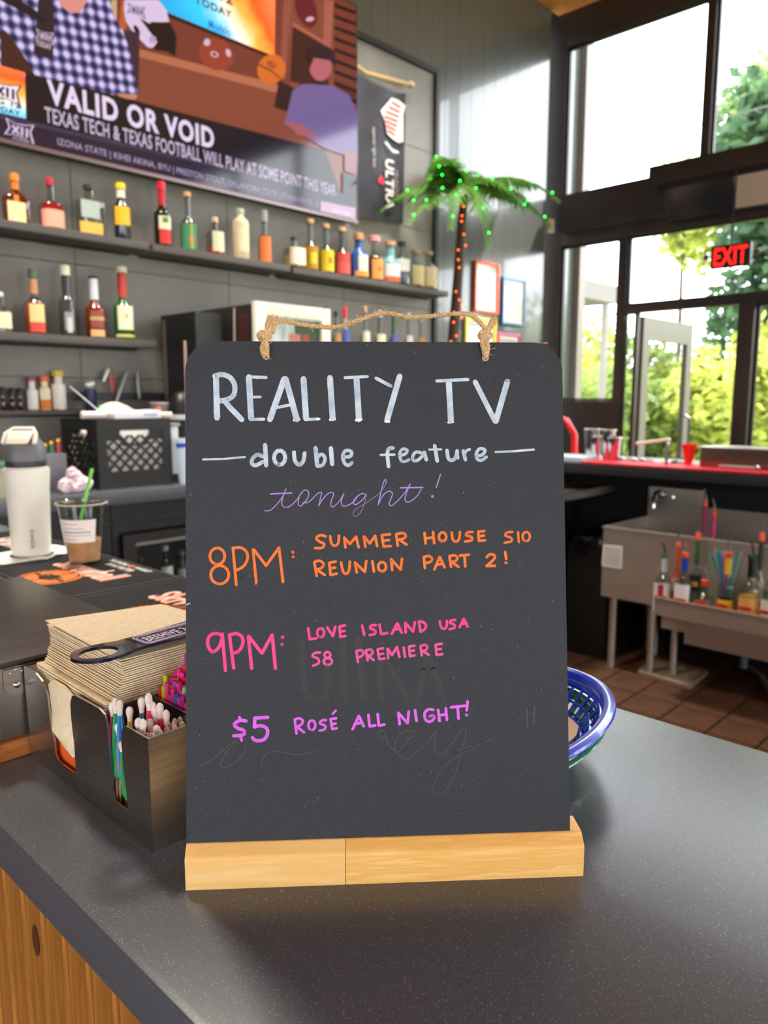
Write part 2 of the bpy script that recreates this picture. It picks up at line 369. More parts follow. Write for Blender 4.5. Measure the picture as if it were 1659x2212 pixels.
# ================================================================== OUTSIDE
gr = MB().box(X2+.1, 60, -40, 60, -.3, -.05).build('ground', noise_mat('outdoor_ground', '#5c6b30', '#8a8f5a', (1, 1, 1), 2, .9)); struct(gr)
def leafmat(name, c1, c2):
    m, N, L, P = fresh(name); mp = objmap(N, L, (1, 1, 1)); n = N.new('ShaderNodeTexNoise'); n.inputs['Scale'].default_value = 3; n.inputs['Detail'].default_value = 5
    L.new(mp.outputs[0], n.inputs[0]); r = ramp(N, [(.35, lin(c1)), (.62, lin(c2))]); L.new(n.outputs[0], r.inputs[0]); L.new(r.outputs[0], P.inputs['Base Color'])
    P.inputs['Roughness'].default_value = .6; P.inputs['Specular IOR Level'].default_value = .3
    t = N.new('ShaderNodeBsdfTranslucent'); L.new(r.outputs[0], t.inputs[0]); x = N.new('ShaderNodeMixShader'); x.inputs[0].default_value = .45
    L.new(P.outputs[0], x.inputs[1]); L.new(t.outputs[0], x.inputs[2]); L.new(x.outputs[0], N['Material Output'].inputs[0]); return m
LF_Y = leafmat('yellow_green_leaves', '#8a9440', '#bcc45c'); LF_M = leafmat('mid_green_leaves', '#566f3c', '#8c9c50'); LF_D = leafmat('dark_green_leaves', '#37543a', '#55724c')
M_TRUNK = mat('#4a3a2a', .9)
def plant(name, label, cat, group, c, rad, n, m, ls=.12, trunk=True, base=-.05):
    cx, cy, cz = c; r = random.Random(hash((round(cx, 2), round(cy, 2))) & 0xffff)
    t = thing(name, (cx, cy, base), label, cat, group)
    if trunk: MB().tube([(cx, cy, base), (cx+.05, cy, cz*.5), (cx, cy+.05, cz+rad[2]*.5)], [.09*rad[0], .06*rad[0], .02], 7).build('trunk', M_TRUNK, t)
    b = MB(); lobes = [(Vector((r.uniform(-.5, .5)*rad[0], r.uniform(-.5, .5)*rad[1], r.uniform(-.55, .6)*rad[2])), r.uniform(.35, .6)) for _ in range(12)]
    for _ in range(n):
        lo, lr = r.choice(lobes); v = Vector((r.gauss(0, 1), r.gauss(0, 1), r.gauss(0, 1))).normalized()*(r.random()**.4)*lr
        p = Vector(c)+lo+Vector((v.x*rad[0], v.y*rad[1], v.z*rad[2]))
        if p.z < base+.02: p.z = base+.02+r.random()*.1
        a = Vector((r.gauss(0, 1), r.gauss(0, 1), r.gauss(0, .6))).normalized(); q = a.cross(Vector((r.gauss(0, 1), r.gauss(0, 1), r.gauss(0, 1)))).normalized(); s = ls*r.uniform(.6, 1.3)
        b.add([p-a*s, p+q*s*.5, p+a*s, p-q*s*.5], [(0, 1, 2, 3)])
    o = b.build('foliage', m, t, smooth=False); o['kind'] = 'stuff'
sh = [(9.6, .6, 1.0, LF_Y, 'bright yellow-green shrub outside right of the thick door post'), (9.8, 2.2, .9, LF_Y, 'yellow-green shrub outside the open doorway'), (10.2, 3.6, 1.0, LF_Y, 'leafy light green shrub seen through the middle of the doorway'),
      (10.4, 4.9, .95, LF_M, 'green shrub seen behind the swung-open glass door'), (10.8, 6.2, 1.05, LF_Y, 'yellow shrub seen through the low left window'), (11.2, 7.6, 1.0, LF_M, 'green shrub at the far left end of the hedge bank'),
      (12.5, 1.6, 1.35, LF_M, 'taller green shrub in the second row right of the doorway'), (12.6, 3.6, 1.5, LF_Y, 'tall yellow-green shrub in the second row behind the doorway'), (12.8, 5.6, 1.4, LF_M, 'tall mid green shrub in the second row behind the door leaf'),
      (13.2, 7.8, 1.45, LF_Y, 'tall yellow-green shrub in the second row seen in the left window'), (12.2, -.6, 1.3, LF_M, 'green shrub in the second row at the right picture edge')]
for x, y, z, m, lb in sh: plant('shrub', lb, 'shrub', 'shrubs on the bank outside', (x, y, z), (1.25, 1.2, z*1.05), 4200, m, .10)
plant('young_tree', 'slim young tree with yellow leaves outside the doorway near the thick post', 'tree', None, (9.0, 2.75, 1.35), (.5, .5, .9), 1300, LF_Y, .09)
plant('conifer_tree', 'tall dark green conifer behind the exit sign', 'tree', None, (14.5, 4.55, 3.6), (1.35, 1.35, 3.4), 9000, LF_D, .14)
plant('broadleaf_tree', 'large green broadleaf tree in the upper right window', 'tree', None, (17, 5.15, 6.0), (1.9, 1.75, 1.9), 9000, LF_M, .11)
plant('broadleaf_tree', 'small light green treetop above the door canopy', 'tree', None, (17, 7.3, 5.3), (1.0, .95, 1.3), 2400, LF_Y, .10)
for k, (x, y, z) in enumerate([(14, -3, 3), (13, -7, 3.4), (16, 0.5, 3.4), (15, -12, 4), (16, -18, 4.5), (20, 10, 1.6), (19, 13.5, 1.6)]):
    plant('dense_tree', 'dense green tree in the row beyond the car park side, out past the right windows' if k < 5 else ('low distant tree on the horizon left of the door' if k == 5 else 'low distant tree at the far left of the horizon'), 'tree', 'trees along the street', (x, y, z*.62), (2.4, 2.4, z*.58), 3600, LF_M, .2)
MB().box(19, 19.3, -10, 24, -.05, 1.9).build('garden_wall', noise_mat('hedge_wall', '#43692a', '#6f8f3a', (1, 1, 1), 5, .9)).name = 'hedge'
tag(bpy.data.objects['hedge'], 'long clipped green hedge far behind the shrubs', 'hedge')
o = MB().tube([(12, 9, 5.72), (12, 6.914, 5.60), (12, 4.972, 5.47), (12, 3.5, 5.5), (12, 0, 5.7)], .012, 5).build('power_line', mat('#555555', .6)); tag(o, 'thin power line crossing the sky outside the upper window', 'cable')
pc = thing('porch_roof', (8, 4.4, 0), 'grey porch roof slab on a slim post outside the left window', 'porch roof')
MB().box(7.4, 8.2, 4.24, 6.3, 2.47, 2.66).build('slab', mat('#5f5d59', .7), pc); MB().box(7.97, 8.03, 4.25, 4.31, -.05, 2.468).build('post', mat('#6a655e', .6), pc)

# ================================================================== FOREGROUND BAR
ZB = 1.07
bar = thing('bar_counter', (.47, .2, 0), 'dark speckled laminate bar counter with pine bead-board front', 'counter')
MB().box(.192, .745, -2.2, 2.35, 1.03, ZB).build('worktop', M_COUNTER, bar, bevel=.006)
MB().box(.235, .715, -2.1, 2.30, .0, 1.029).build('carcass', mat('#2a2422', .6), bar)
bm = None
yv = -.6
while yv < 2.3:
    W = .0425
    if bm is None:
        bb = MB().prism([(.0, -W/2+.001, 0), (-.006, -W/2+.003, 0), (-.008, -W/2+.006, 0), (-.008, W/2-.006, 0), (-.006, W/2-.003, 0), (0, W/2-.001, 0), (.004, W/2-.001, 0), (.004, -W/2+.001, 0)], (0, 0, .94))
        bm = bb.build('bead_board', M_BOARDS, bar, smooth=False, origin=(0, 0, 0)); q = bm
    else: q = bm.copy(); C.objects.link(q); q.parent = bar
    q.location = Vector((.2305, yv, .085))-wloc(bar); yv += W
MB().box(.2225, .234, -.65, 2.3, .01, .084).build('plinth', M_BOARDS, bar)
kn = MB(); kn.lathe((0, 0, 0), [(.0001, 0), (.0075, .0004)], 16, ey=1.9)
kn.v = [Vector((.2222-v.z, v.x, v.y)) for v in kn.v]; kp = PX(78, 2032, .2222)
for i in range(len(kn.v)): kn.v[i] += Vector((0, kp.y, kp.z))
kn.build('wood_knot', mat('#5a3416', .6), bar)

# ------------------------------------------------------------------ the chalkboard sign
BU = Vector((.73396, -.67919, 0)); BN = Vector((.67919, .73396, 0)); A0 = Vector((.250, .427, 0)); BL = .2739
TAU = math.radians(10); BV = Vector((0, 0, 1))*math.cos(TAU)+BN*math.sin(TAU); BW = BN*math.cos(TAU)-Vector((0, 0, 1))*math.sin(TAU)
HZ = .0285; BO = A0+BN*.0085+Vector((0, 0, ZB+HZ))
def PB(px, py, off=0):      # photo point -> on the board's front plane
    r = ray(px, py); t = (BO-O).dot(BW)/r.dot(BW); return O+r*t-BW*off
def UV(p): q = p-BO; return q.dot(BU), q.dot(BV)
sign = thing('chalkboard_sign', (A0+BU*BL/2+BN*.015)+Vector((0, 0, ZB)), 'black tabletop chalkboard with handwritten TV night specials in a pine base', 'sign')
WL, WR_ = -.0005, .2665; BH = .3475; RC = .021
pts = [(WL, -.012), (WR_, -.012)]
for cx, cyy, a0 in ((WR_-RC, BH-RC, 0), (WL+RC, BH-RC, pi/2)):
    for k in range(9): a = a0+pi/2*k/8; pts.append((cx+RC*math.cos(a), cyy+RC*math.sin(a)))
brd = MB().prism([BO+BU*u+BV*v for u, v in pts], BW*.0045).build('board', M_BOARD, sign, sharp=30)
# chipped corner and scratched left edge
for (px, py, w_, h_, m) in ((1178, 741, 6, 2.0, mat('#b8733c', .8)), (408, 1304, 3.5, 1.2, mat('#d8d0c0', .8)), (404, 1306, 2, 1.6, mat('#d8d0c0', .8))):
    pc_ = [PB(px+w_*math.cos(a)*(1+.3*math.sin(3*a)), py+h_*math.sin(a), .0003) for a in [k*pi/5 for k in range(10)]]
    MB().add(pc_, [list(range(10))]).build('chip', m, brd, smooth=False)
# pine base bar: two finger-jointed pieces
HB, DB = HZ+.001, .032
def base_piece(u0, u1, m):
    pr = [(0, 0), (0, HB-.0075), (.0012, HB-.0058), (.0078, HB-.0002), (.009, HB), (DB-.004, HB), (DB, HB-.004), (DB, 0)]
    b = MB().prism([A0+BU*u0+BN*a+Vector((0, 0, ZB+z)) for a, z in pr], BU*(u1-u0)); return b.build('base_bar', m, sign, bevel=.0026, label='pine block of the base, %s of the glued joint' % ('left' if u0 < .05 else 'right'))
base_piece(-.0005, .108, M_PINE2); base_piece(.1083, BL+.0005, M_PINE)
for (x_, y_) in ((.004, 0), (.0155, 0)): pass

def smooth_path(p, n=5):
    out = []; P = [Vector((*q, 0)) for q in p]
    for i in range(len(P)-1):
        a, b, c_, d_ = P[max(i-1, 0)], P[i], P[i+1], P[min(i+2, len(P)-1)]
        for k in range(n):
            t = k/n; out.append(.5*((2*b)+(-a+c_)*t+(2*a-5*b+4*c_-d_)*t*t+(-a+3*b-3*c_+d_)*t**3))
    out.append(P[-1]); return [(v.x, v.y) for v in out]
zoff = [0.0]
def paint(name, strokes, wpx, m, xf, label, tone=None):
    """strokes in crop coordinates: ('s'|'c', points[, width]) -> flat paint ribbons on the board"""
    b = MB()
    for st in strokes:
        kind, p = st[0], st[1]; wd = (st[2] if len(st) > 2 else wpx)/2
        if kind == 'd':
            p = [p, (p[0]+.3, p[1])]
        if kind == 'o':
            cx, cy, rx, ry = p; p = [(cx+rx*math.cos(2*pi*k/20+1.8), cy+ry*math.sin(2*pi*k/20+1.8)) for k in range(21)]
        elif kind == 'c': p = smooth_path(p)
        zoff[0] = (zoff[0]+.00003) % .0003; off = .00005 if name.startswith('wiped') else .00015+zoff[0]
        L_, R_ = [], []
        n_ = len(p)
        for i in range(n_-1):
            (x0, y0), (x1, y1) = p[i], p[i+1]; dx, dy = x1-x0, y1-y0; l = math.hypot(dx, dy) or 1; nx, ny = -dy/l*wd, dx/l*wd
            b.add([PB(*xf(x0+nx, y0+ny), off), PB(*xf(x1+nx, y1+ny), off), PB(*xf(x1-nx, y1-ny), off), PB(*xf(x0-nx, y0-ny), off)], [(0, 1, 2, 3)])
        for i in range(n_):
            if kind in 'co' and 0 < i < n_-1 and i % 2: continue
            x0, y0 = p[i]; K = 10 if kind == 's' or kind == 'd' else 8
            rr = wd*(.93 if kind == 's' else 1)
            b.add([PB(*xf(x0+rr*math.cos(2*pi*k/K+.3), y0+rr*math.sin(2*pi*k/K+.3)), off+.00001) for k in range(K)], [list(range(K))])
    return b.build(name, m, brd, smooth=False, label=label)
def paintmat(name, c1, c2): 
    return noise_mat(name, c1, c2, (1, 1, 1), 120, .65, 0, .3, 5, p0=.3, p1=.62)
P_W = paintmat('white_paint_pen', '#9fb6c8', '#cadbe8'); P_WE = mat('#eef4f8', .6); P_P = mat('#a78bdc', .6); P_O = paintmat('orange_pen', '#f4702a', '#ff8438')
P_K = paintmat('pink_pen', '#f03f92', '#ff4f9c'); P_KD = paintmat('pink_pen_thin', '#d9559a', '#f05aa4'); P_V = paintmat('violet_pen', '#d75ee8', '#e06ef2')
A_ = lambda x, y: (400+x/1.9988, 640+y/1.9988)
B_ = lambda x, y: (400+x/1.9988, 1100+y/1.9988)
T_ = lambda x, y: (560+x/3.77, 1000+y/3.77)
F_ = lambda x, y: (440+x/4.608, 1120+y/4.608)
th = 13
paint('painted_word', [('s', [(133, 343), (138, 525)]), ('c', [(128, 345), (160, 338), (195, 352), (214, 385), (210, 425), (185, 445), (150, 452)], 22), ('s', [(170, 452), (198, 485), (245, 533)], 23),
    ('s', [(275, 349), (285, 528)]), ('s', [(275, 348), (350, 351)], th), ('s', [(285, 436), (325, 435)], 12), ('s', [(290, 532), (340, 531)], th),
    ('s', [(428, 357), (366, 532)]), ('s', [(434, 357), (482, 532)]), ('s', [(398, 480), (460, 468)], th),
    ('s', [(511, 357), (522, 528)]), ('s', [(518, 533), (576, 530)], th), ('s', [(625, 352), (637, 528)]),
    ('s', [(740, 358), (750, 532)]), ('s', [(690, 352), (785, 347)], th), ('s', [(824, 354), (888, 388)], 15), ('s', [(926, 346), (872, 534)], 25)],
    26, P_W, A_, 'large white hand-painted word REALITY')
paint('painted_word', [('s', [(1138, 372), (1147, 538)]), ('s', [(1086, 366), (1220, 360)], 14), ('s', [(1252, 370), (1338, 540)], 22), ('s', [(1391, 368), (1341, 540)], 25)], 26, P_W, A_, 'large white hand-painted word TV')
paint('paint_dab', [('s', [(330, 531), (342, 531)], 9), ('s', [(568, 530), (580, 530)], 9), ('s', [(775, 348), (788, 347)], 10), ('s', [(1208, 361), (1220, 360)], 10), ('s', [(470, 535), (492, 532)], 12), ('s', [(738, 535), (760, 532)], 12), ('s', [(1136, 545), (1156, 543)], 10),
    ('s', [(865, 540), (880, 541)], 12), ('s', [(626, 533), (646, 530)], 12), ('s', [(1386, 366), (1396, 366)], 14), ('s', [(455, 470), (463, 468)], 16)], 10, P_WE, A_, 'brighter white dabs where the pen lifted')
paint('painted_word', [('c', [(335, 692), (312, 684), (292, 700), (288, 722), (306, 730), (335, 715)]), ('s', [(345, 642), (350, 730)], 19), ('o', (408, 697, 24, 31)),
    ('c', [(470, 674), (474, 710), (492, 728), (510, 712), (516, 678)]), ('s', [(563, 655), (570, 730)], 19), ('c', [(568, 700), (588, 682), (604, 700), (594, 728), (572, 734)], 15),
    ('s', [(629, 656), (635, 725)], 19), ('c', [(684, 694), (712, 692), (718, 672), (694, 666), (680, 690), (688, 720), (704, 730), (720, 719)], 15)], 17, P_W, A_, 'white hand-painted word double')
paint('painted_word', [('c', [(897, 655), (880, 658), (873, 680), (878, 735)]), ('s', [(844, 685), (904, 684)], 10), ('c', [(928, 688), (952, 680), (958, 664), (938, 660), (926, 680), (932, 708), (946, 714), (966, 706)], 13),
    ('c', [(1018, 676), (996, 673), (982, 692), (986, 710), (1004, 708), (1026, 688)], 14), ('s', [(1032, 674), (1041, 706)]), ('s', [(1077, 645), (1088, 712)]), ('s', [(1053, 662), (1106, 661)], 9),
    ('c', [(1130, 666), (1136, 700), (1152, 708), (1168, 695), (1174, 668)]), ('s', [(1174, 668), (1178, 700)], 12), ('s', [(1201, 668), (1210, 706)]), ('c', [(1205, 684), (1214, 668), (1228, 661)], 12),
    ('c', [(1256, 690), (1284, 684), (1294, 664), (1272, 658), (1256, 680), (1262, 704), (1280, 708), (1300, 694)], 14)], 16, P_W, A_, 'white hand-painted word feature')
paint('painted_dash', [('s', [(78, 705), (170, 702), (258, 694)])], 9, P_W, A_, 'white dash left of the word double')
paint('painted_dash', [('s', [(1340, 673), (1420, 669), (1505, 662)])], 10, P_W, A_, 'white dash right of the word feature')
paint('painted_word', [('c', [(45, 390), (90, 385), (140, 340), (190, 275), (218, 212)]), ('c', [(216, 216), (190, 290), (185, 340), (212, 362), (255, 350), (310, 295), (345, 245), (375, 220), (402, 240), (398, 280), (365, 325), (335, 352), (318, 330), (325, 275), (345, 240)]),
    ('c', [(355, 326), (400, 320), (440, 285), (475, 250), (508, 240), (500, 280), (485, 350)]), ('c', [(485, 350), (525, 285), (575, 242), (605, 252), (590, 300), (582, 345), (602, 357), (645, 320), (690, 250)]),
    ('c', [(690, 250), (668, 310), (680, 350), (720, 345), (770, 315), (800, 270)]), ('c', [(872, 258), (835, 250), (790, 280), (765, 320), (785, 340), (830, 310), (870, 262)]),
    ('c', [(1030, 170), (1035, 140), (1018, 145), (995, 220), (968, 340)]), ('c', [(968, 340), (1010, 262), (1055, 230), (1085, 250), (1068, 300), (1058, 335), (1078, 348), (1130, 305), (1190, 235), (1230, 170)]),
    ('c', [(1230, 172), (1200, 240), (1187, 295), (1205, 320), (1250, 300), (1295, 255), (1318, 215)]), ('s', [(92, 253), (265, 245)], 11), ('s', [(1148, 203), (1332, 200)], 11), ('s', [(1476, 92), (1441, 200)], 9), ('s', [(1409, 273), (1413, 272)], 22)],
    8, P_P, T_, 'thin purple script word tonight with an exclamation mark')
paint('painted_stroke', [('c', [(872, 258), (862, 310), (835, 385), (800, 430), (775, 432), (765, 410), (790, 375), (870, 325), (975, 250), (1015, 200), (1034, 150)])], 4.5, mat('#8f8ab0', .6), T_, 'faint thin tail of the letter g')
paint('painted_word', [('o', (137, 375, 74, 82)), ('o', (160, 560, 90, 92)), ('s', [(291, 290), (325, 660)]), ('c', [(295, 295), (370, 290), (425, 330), (438, 390), (410, 460), (360, 500), (312, 518)]),
    ('s', [(492, 308), (526, 660)]), ('s', [(500, 310), (622, 470), (750, 290), (790, 632)]), ('s', [(886, 333), (890, 337)], 30), ('s', [(889, 380), (893, 382)], 28)], 28, P_O, F_, 'orange time 8PM with a colon')
paint('painted_word', [('c', [(180, 1165), (140, 1145), (85, 1150), (45, 1195), (45, 1265), (75, 1318), (110, 1320), (155, 1275), (182, 1200), (184, 1150)]), ('s', [(186, 1148), (218, 1512)]), ('s', [(258, 1165), (300, 1488)]), ('c', [(256, 1160), (320, 1145), (375, 1170), (392, 1225), (375, 1285), (340, 1325), (298, 1340)]),
    ('s', [(445, 1172), (478, 1492)]), ('s', [(448, 1172), (580, 1340), (682, 1158), (714, 1492)]), ('s', [(784, 1181), (787, 1183)], 38), ('s', [(779, 1251), (782, 1253)], 36)], 34, P_K, F_, 'pink time 9PM with a colon')
paint('painted_word', [('c', [(607, 117), (585, 112), (566, 124), (580, 140), (600, 150), (592, 166), (560, 168)]), ('c', [(626, 116), (632, 148), (648, 158), (661, 145), (664, 114)]), ('s', [(692, 165), (687, 122), (711, 150), (738, 118), (749, 165)]),
    ('s', [(778, 162), (772, 117), (797, 148), (820, 114), (829, 160)]), ('s', [(849, 112), (856, 161), (888, 159)]), ('s', [(850, 112), (885, 108)]), ('s', [(854, 136), (880, 133)]), ('s', [(911, 110), (918, 158)]), ('c', [(911, 108), (940, 103), (953, 115), (940, 128), (918, 132)]), ('s', [(925, 132), (956, 153)])], 11.5, P_O, B_, 'orange handwritten word SUMMER')
paint('painted_word', [('s', [(1033, 102), (1038, 148)]), ('s', [(1070, 98), (1075, 147)]), ('s', [(1035, 126), (1072, 122)]), ('o', (1111, 119, 16, 19)), ('c', [(1151, 100), (1155, 130), (1169, 140), (1182, 128), (1186, 98)]),
    ('c', [(1240, 98), (1220, 100), (1213, 112), (1236, 120), (1236, 134), (1209, 139)]), ('s', [(1265, 96), (1268, 137), (1295, 134)]), ('s', [(1265, 97), (1292, 94)]), ('s', [(1267, 116), (1290, 114)])], 11.5, P_O, B_, 'orange handwritten word HOUSE')
paint('painted_word', [('c', [(1413, 98), (1390, 100), (1382, 114), (1406, 123), (1408, 138), (1378, 145)]), ('s', [(1437, 98), (1440, 142)]), ('o', (1472, 118, 16, 20))], 10, P_O, B_, 'orange handwritten S10')
paint('painted_word', [('s', [(558, 230), (568, 288)]), ('c', [(558, 228), (580, 222), (598, 236), (590, 252), (565, 262)]), ('s', [(570, 262), (603, 284)]), ('s', [(622, 231), (628, 284), (654, 278)]), ('s', [(622, 231), (650, 226)]), ('s', [(625, 255), (648, 252)]),
    ('c', [(673, 230), (682, 268), (696, 279), (708, 262), (711, 226)]), ('s', [(741, 273), (733, 229), (776, 271), (782, 223)]), ('s', [(808, 224), (815, 269)]), ('o', (850, 248, 17, 20)), ('s', [(894, 263), (889, 216), (930, 261), (936, 213)])], 11.5, P_O, B_, 'orange handwritten word REUNION')
paint('painted_word', [('s', [(1030, 206), (1035, 254)]), ('c', [(1030, 206), (1052, 202), (1066, 214), (1056, 228), (1035, 232)]), ('s', [(1076, 260), (1099, 206), (1120, 251)]), ('s', [(1086, 240), (1112, 235)]), ('s', [(1141, 204), (1148, 249)]), ('c', [(1141, 203), (1162, 199), (1176, 210), (1166, 224), (1146, 228)]), ('s', [(1152, 228), (1180, 249)]),
    ('s', [(1206, 200), (1209, 247)]), ('s', [(1186, 200), (1225, 196)]), ('c', [(1301, 207), (1314, 195), (1334, 198), (1334, 214), (1300, 245)]), ('s', [(1300, 245), (1338, 244)]), ('s', [(1381, 184), (1386, 215)]), ('s', [(1384, 231), (1386, 232)], 13)], 11.5, P_O, B_, 'orange handwritten words PART 2 with an exclamation mark')
paint('painted_word', [('s', [(531, 513), (538, 561), (567, 557)]), ('o', (585, 533, 15, 19)), ('s', [(613, 510), (638, 548), (648, 507)]), ('s', [(666, 506), (670, 551), (692, 547)]), ('s', [(666, 506), (690, 501)]), ('s', [(669, 528), (688, 525)])], 11.5, P_K, B_, 'pink handwritten word LOVE')
paint('painted_word', [('s', [(764, 502), (773, 543)]), ('c', [(824, 500), (804, 502), (799, 514), (820, 523), (818, 538), (796, 543)]), ('s', [(839, 497), (846, 539), (874, 534)]), ('s', [(892, 538), (916, 492), (935, 534)]), ('s', [(902, 519), (928, 515)]), ('s', [(952, 533), (950, 490), (984, 528), (992, 487)]), ('s', [(1009, 487), (1016, 527)]), ('c', [(1009, 485), (1030, 488), (1040, 503), (1032, 520), (1016, 528)])], 11.5, P_K, B_, 'pink handwritten word ISLAND')
paint('painted_word', [('c', [(1099, 483), (1104, 508), (1117, 516), (1128, 506), (1130, 481)]), ('c', [(1166, 478), (1148, 480), (1143, 491), (1162, 498), (1162, 512), (1141, 518)]), ('s', [(1184, 510), (1202, 472), (1219, 507)]), ('s', [(1192, 496), (1215, 491)])], 11, P_K, B_, 'pink handwritten word USA')
paint('painted_word', [('c', [(583, 618), (560, 620), (550, 634), (574, 645), (576, 664), (552, 675)]), ('o', (614, 629, 13, 13)), ('o', (616, 657, 18, 15))], 11, P_KD, B_, 'pink handwritten S8')
paint('painted_word', [('s', [(739, 614), (746, 660)]), ('c', [(739, 612), (760, 608), (770, 620), (762, 634), (742, 640)]), ('s', [(780, 613), (788, 653)]), ('c', [(779, 610), (800, 605), (810, 616), (802, 628), (784, 632)]), ('s', [(788, 632), (814, 651)]), ('s', [(831, 606), (838, 647), (861, 644)]), ('s', [(831, 605), (855, 600)]), ('s', [(835, 626), (855, 623)]),
    ('s', [(877, 643), (874, 602), (893, 630), (914, 594), (925, 638)]), ('s', [(943, 596), (949, 638)]), ('s', [(966, 593), (970, 634), (991, 631)]), ('s', [(966, 593), (990, 589)]), ('s', [(968, 612), (988, 610)]), ('s', [(1016, 594), (1021, 631)]), ('c', [(1016, 591), (1034, 585), (1046, 594), (1038, 608), (1020, 612)]), ('s', [(1026, 612), (1051, 628)]),
    ('s', [(1081, 586), (1085, 629), (1111, 625)]), ('s', [(1081, 585), (1108, 580)]), ('s', [(1083, 606), (1105, 603)])], 11, P_KD, B_, 'pink handwritten word PREMIERE')
paint('painted_word', [('c', [(263, 914), (235, 912), (213, 928), (225, 944), (254, 956), (250, 974), (210, 978)]), ('s', [(234, 897), (239, 913)], 12), ('s', [(238, 975), (244, 998)], 12), ('s', [(357, 898), (301, 901), (299, 938)]), ('c', [(299, 940), (325, 934), (352, 945), (355, 972), (338, 995), (305, 998), (291, 986)])], 15, P_V, B_, 'violet handwritten price $5')
paint('painted_word', [('s', [(473, 907), (481, 968)]), ('c', [(473, 908), (494, 902), (508, 914), (500, 930), (480, 940)]), ('s', [(484, 940), (514, 963)]), ('o', (547, 932, 15, 21)), ('c', [(608, 910), (590, 912), (582, 924), (604, 935), (602, 950), (580, 956)]), ('s', [(628, 906), (635, 949), (655, 945)]), ('s', [(628, 906), (652, 902)]), ('s', [(632, 928), (650, 925)]), ('s', [(636, 884), (651, 868)], 9)], 11, P_V, B_, 'violet handwritten word ROSE with an accent')
paint('painted_word', [('s', [(723, 949), (750, 892), (771, 937)]), ('s', [(732, 926), (764, 921)]), ('s', [(791, 887), (796, 937), (820, 933)]), ('s', [(831, 884), (836, 934), (860, 929)])], 12, P_V, B_, 'violet handwritten word ALL')
paint('painted_word', [('s', [(926, 928), (920, 878), (960, 923), (965, 872)]), ('s', [(992, 867), (999, 914)]), ('c', [(1071, 866), (1050, 864), (1034, 880), (1038, 908), (1056, 917), (1074, 904), (1072, 891), (1056, 893)]), ('s', [(1092, 866), (1098, 914)]), ('s', [(1125, 859), (1130, 909)]), ('s', [(1095, 890), (1128, 885)]), ('s', [(1176, 853), (1180, 904)]), ('s', [(1147, 855), (1208, 848)]), ('s', [(1219, 829), (1215, 868)]), ('s', [(1213, 887), (1216, 888)], 13)], 12, P_V, B_, 'violet handwritten word NIGHT with an exclamation mark')
# ghosts of wiped writing
G1 = mat('#28302d', .6); G2 = mat('#42464c', .6)
paint('wiped_letters', [('c', [(505, 570), (508, 700), (525, 790), (560, 820), (600, 810), (615, 740), (610, 640)], 24), ('s', [(680, 570), (690, 815)], 26), ('s', [(745, 560), (770, 815)], 26), ('s', [(845, 815), (838, 600), (962, 820)], 24), ('s', [(1005, 820), (1045, 610), (1118, 820)], 22), ('s', [(1015, 690), (1090, 685)], 12)], 24, G1, B_, 'faint greenish traces of wiped block letters')
for st_ in [('c', [(60, 1108), (110, 1085), (160, 1045), (215, 1000), (180, 1050), (150, 1105), (190, 1110), (250, 1060), (262, 1010)]), ('c', [(330, 1115), (345, 1060), (400, 1045), (480, 1060), (540, 1050), (570, 1040)]), ('c', [(850, 1000), (835, 960), (860, 960), (880, 1020), (920, 1045), (960, 1000), (990, 960), (930, 970), (905, 1030), (950, 1080), (1020, 1030)]),
    ('c', [(1020, 1030), (1060, 990), (1085, 960), (1075, 1030), (1110, 1060), (1160, 1000), (1190, 960), (1215, 950), (1190, 1060), (1160, 1160), (1120, 1220), (1080, 1225), (1070, 1190), (1140, 1090), (1230, 1040), (1340, 985)]), ('c', [(1170, 1040), (1240, 1020)]), ('s', [(1475, 860), (1478, 940)], 5), ('s', [(1508, 850), (1506, 925)], 5)]:
    paint('wiped_stroke', [st_], 3, G2, B_, 'faint grey trace of wiped script')
paint('ink_blot', [('c', [(255, 286), (242, 295), (238, 305)], 12), ('s', [(318, 322), (308, 328)], 12), ('s', [(250, 364), (256, 363)], 5)], 6, mat('#08080a', .5), B_, 'small black ink blots under 8PM')
# holes with white rims
for (px, py) in ((575, 774), (1048, 777)):
    b = MB(); cpt = PB(px, py-3, 0)
    ring = [PB(px+6.0*math.cos(a), py-3+5*math.sin(a), .0006) for a in [k*pi/8 for k in range(16)]]
    b.tube(ring, .0005, 5, close=True); b.build('eyelet_rim', mat('#cfcac0', .6), brd)
    MB().add([PB(px+5.4*math.cos(a), py-3+4.5*math.sin(a), .0004) for a in [k*pi/8 for k in range(16)]], [list(range(16))]).build('hole', mat('#0a0a0a', .9), brd, smooth=False)
# twine
M_TW = noise_mat('jute', '#c69c68', '#e6ca9c', (300, 300, 300), 3, .85, 0, .2, 4, bump=.4)
tw = MB()
def rope(b, pts, rad, twist=900, n=10):
    P = [Vector(p) for p in pts]; out = []
    for i in range(len(P)-1):
        a, q, c_, d_ = P[max(i-1, 0)], P[i], P[i+1], P[min(i+2, len(P)-1)]
        for k in range(n): t = k/n; out.append(.5*((2*q)+(-a+c_)*t+(2*a-5*q+4*c_-d_)*t*t+(-a+3*q-3*c_+d_)*t**3))
    out.append(P[-1]); s = 0; res = [0]
    for i in range(1, len(out)): s += (out[i]-out[i-1]).length; res.append(s)
    for k in range(3):
        path = []
        for i, p in enumerate(out):
            t = (out[min(i+1, len(out)-1)]-out[max(i-1, 0)]).normalized(); a = t.cross(BW).normalized(); c_ = t.cross(a)
            an = res[i]*twist+2*pi*k/3; path.append(p+a*math.cos(an)*rad*.55+c_*math.sin(an)*rad*.55)
        b.tube(path, rad*.62, 6)
    return out
RO = .0028
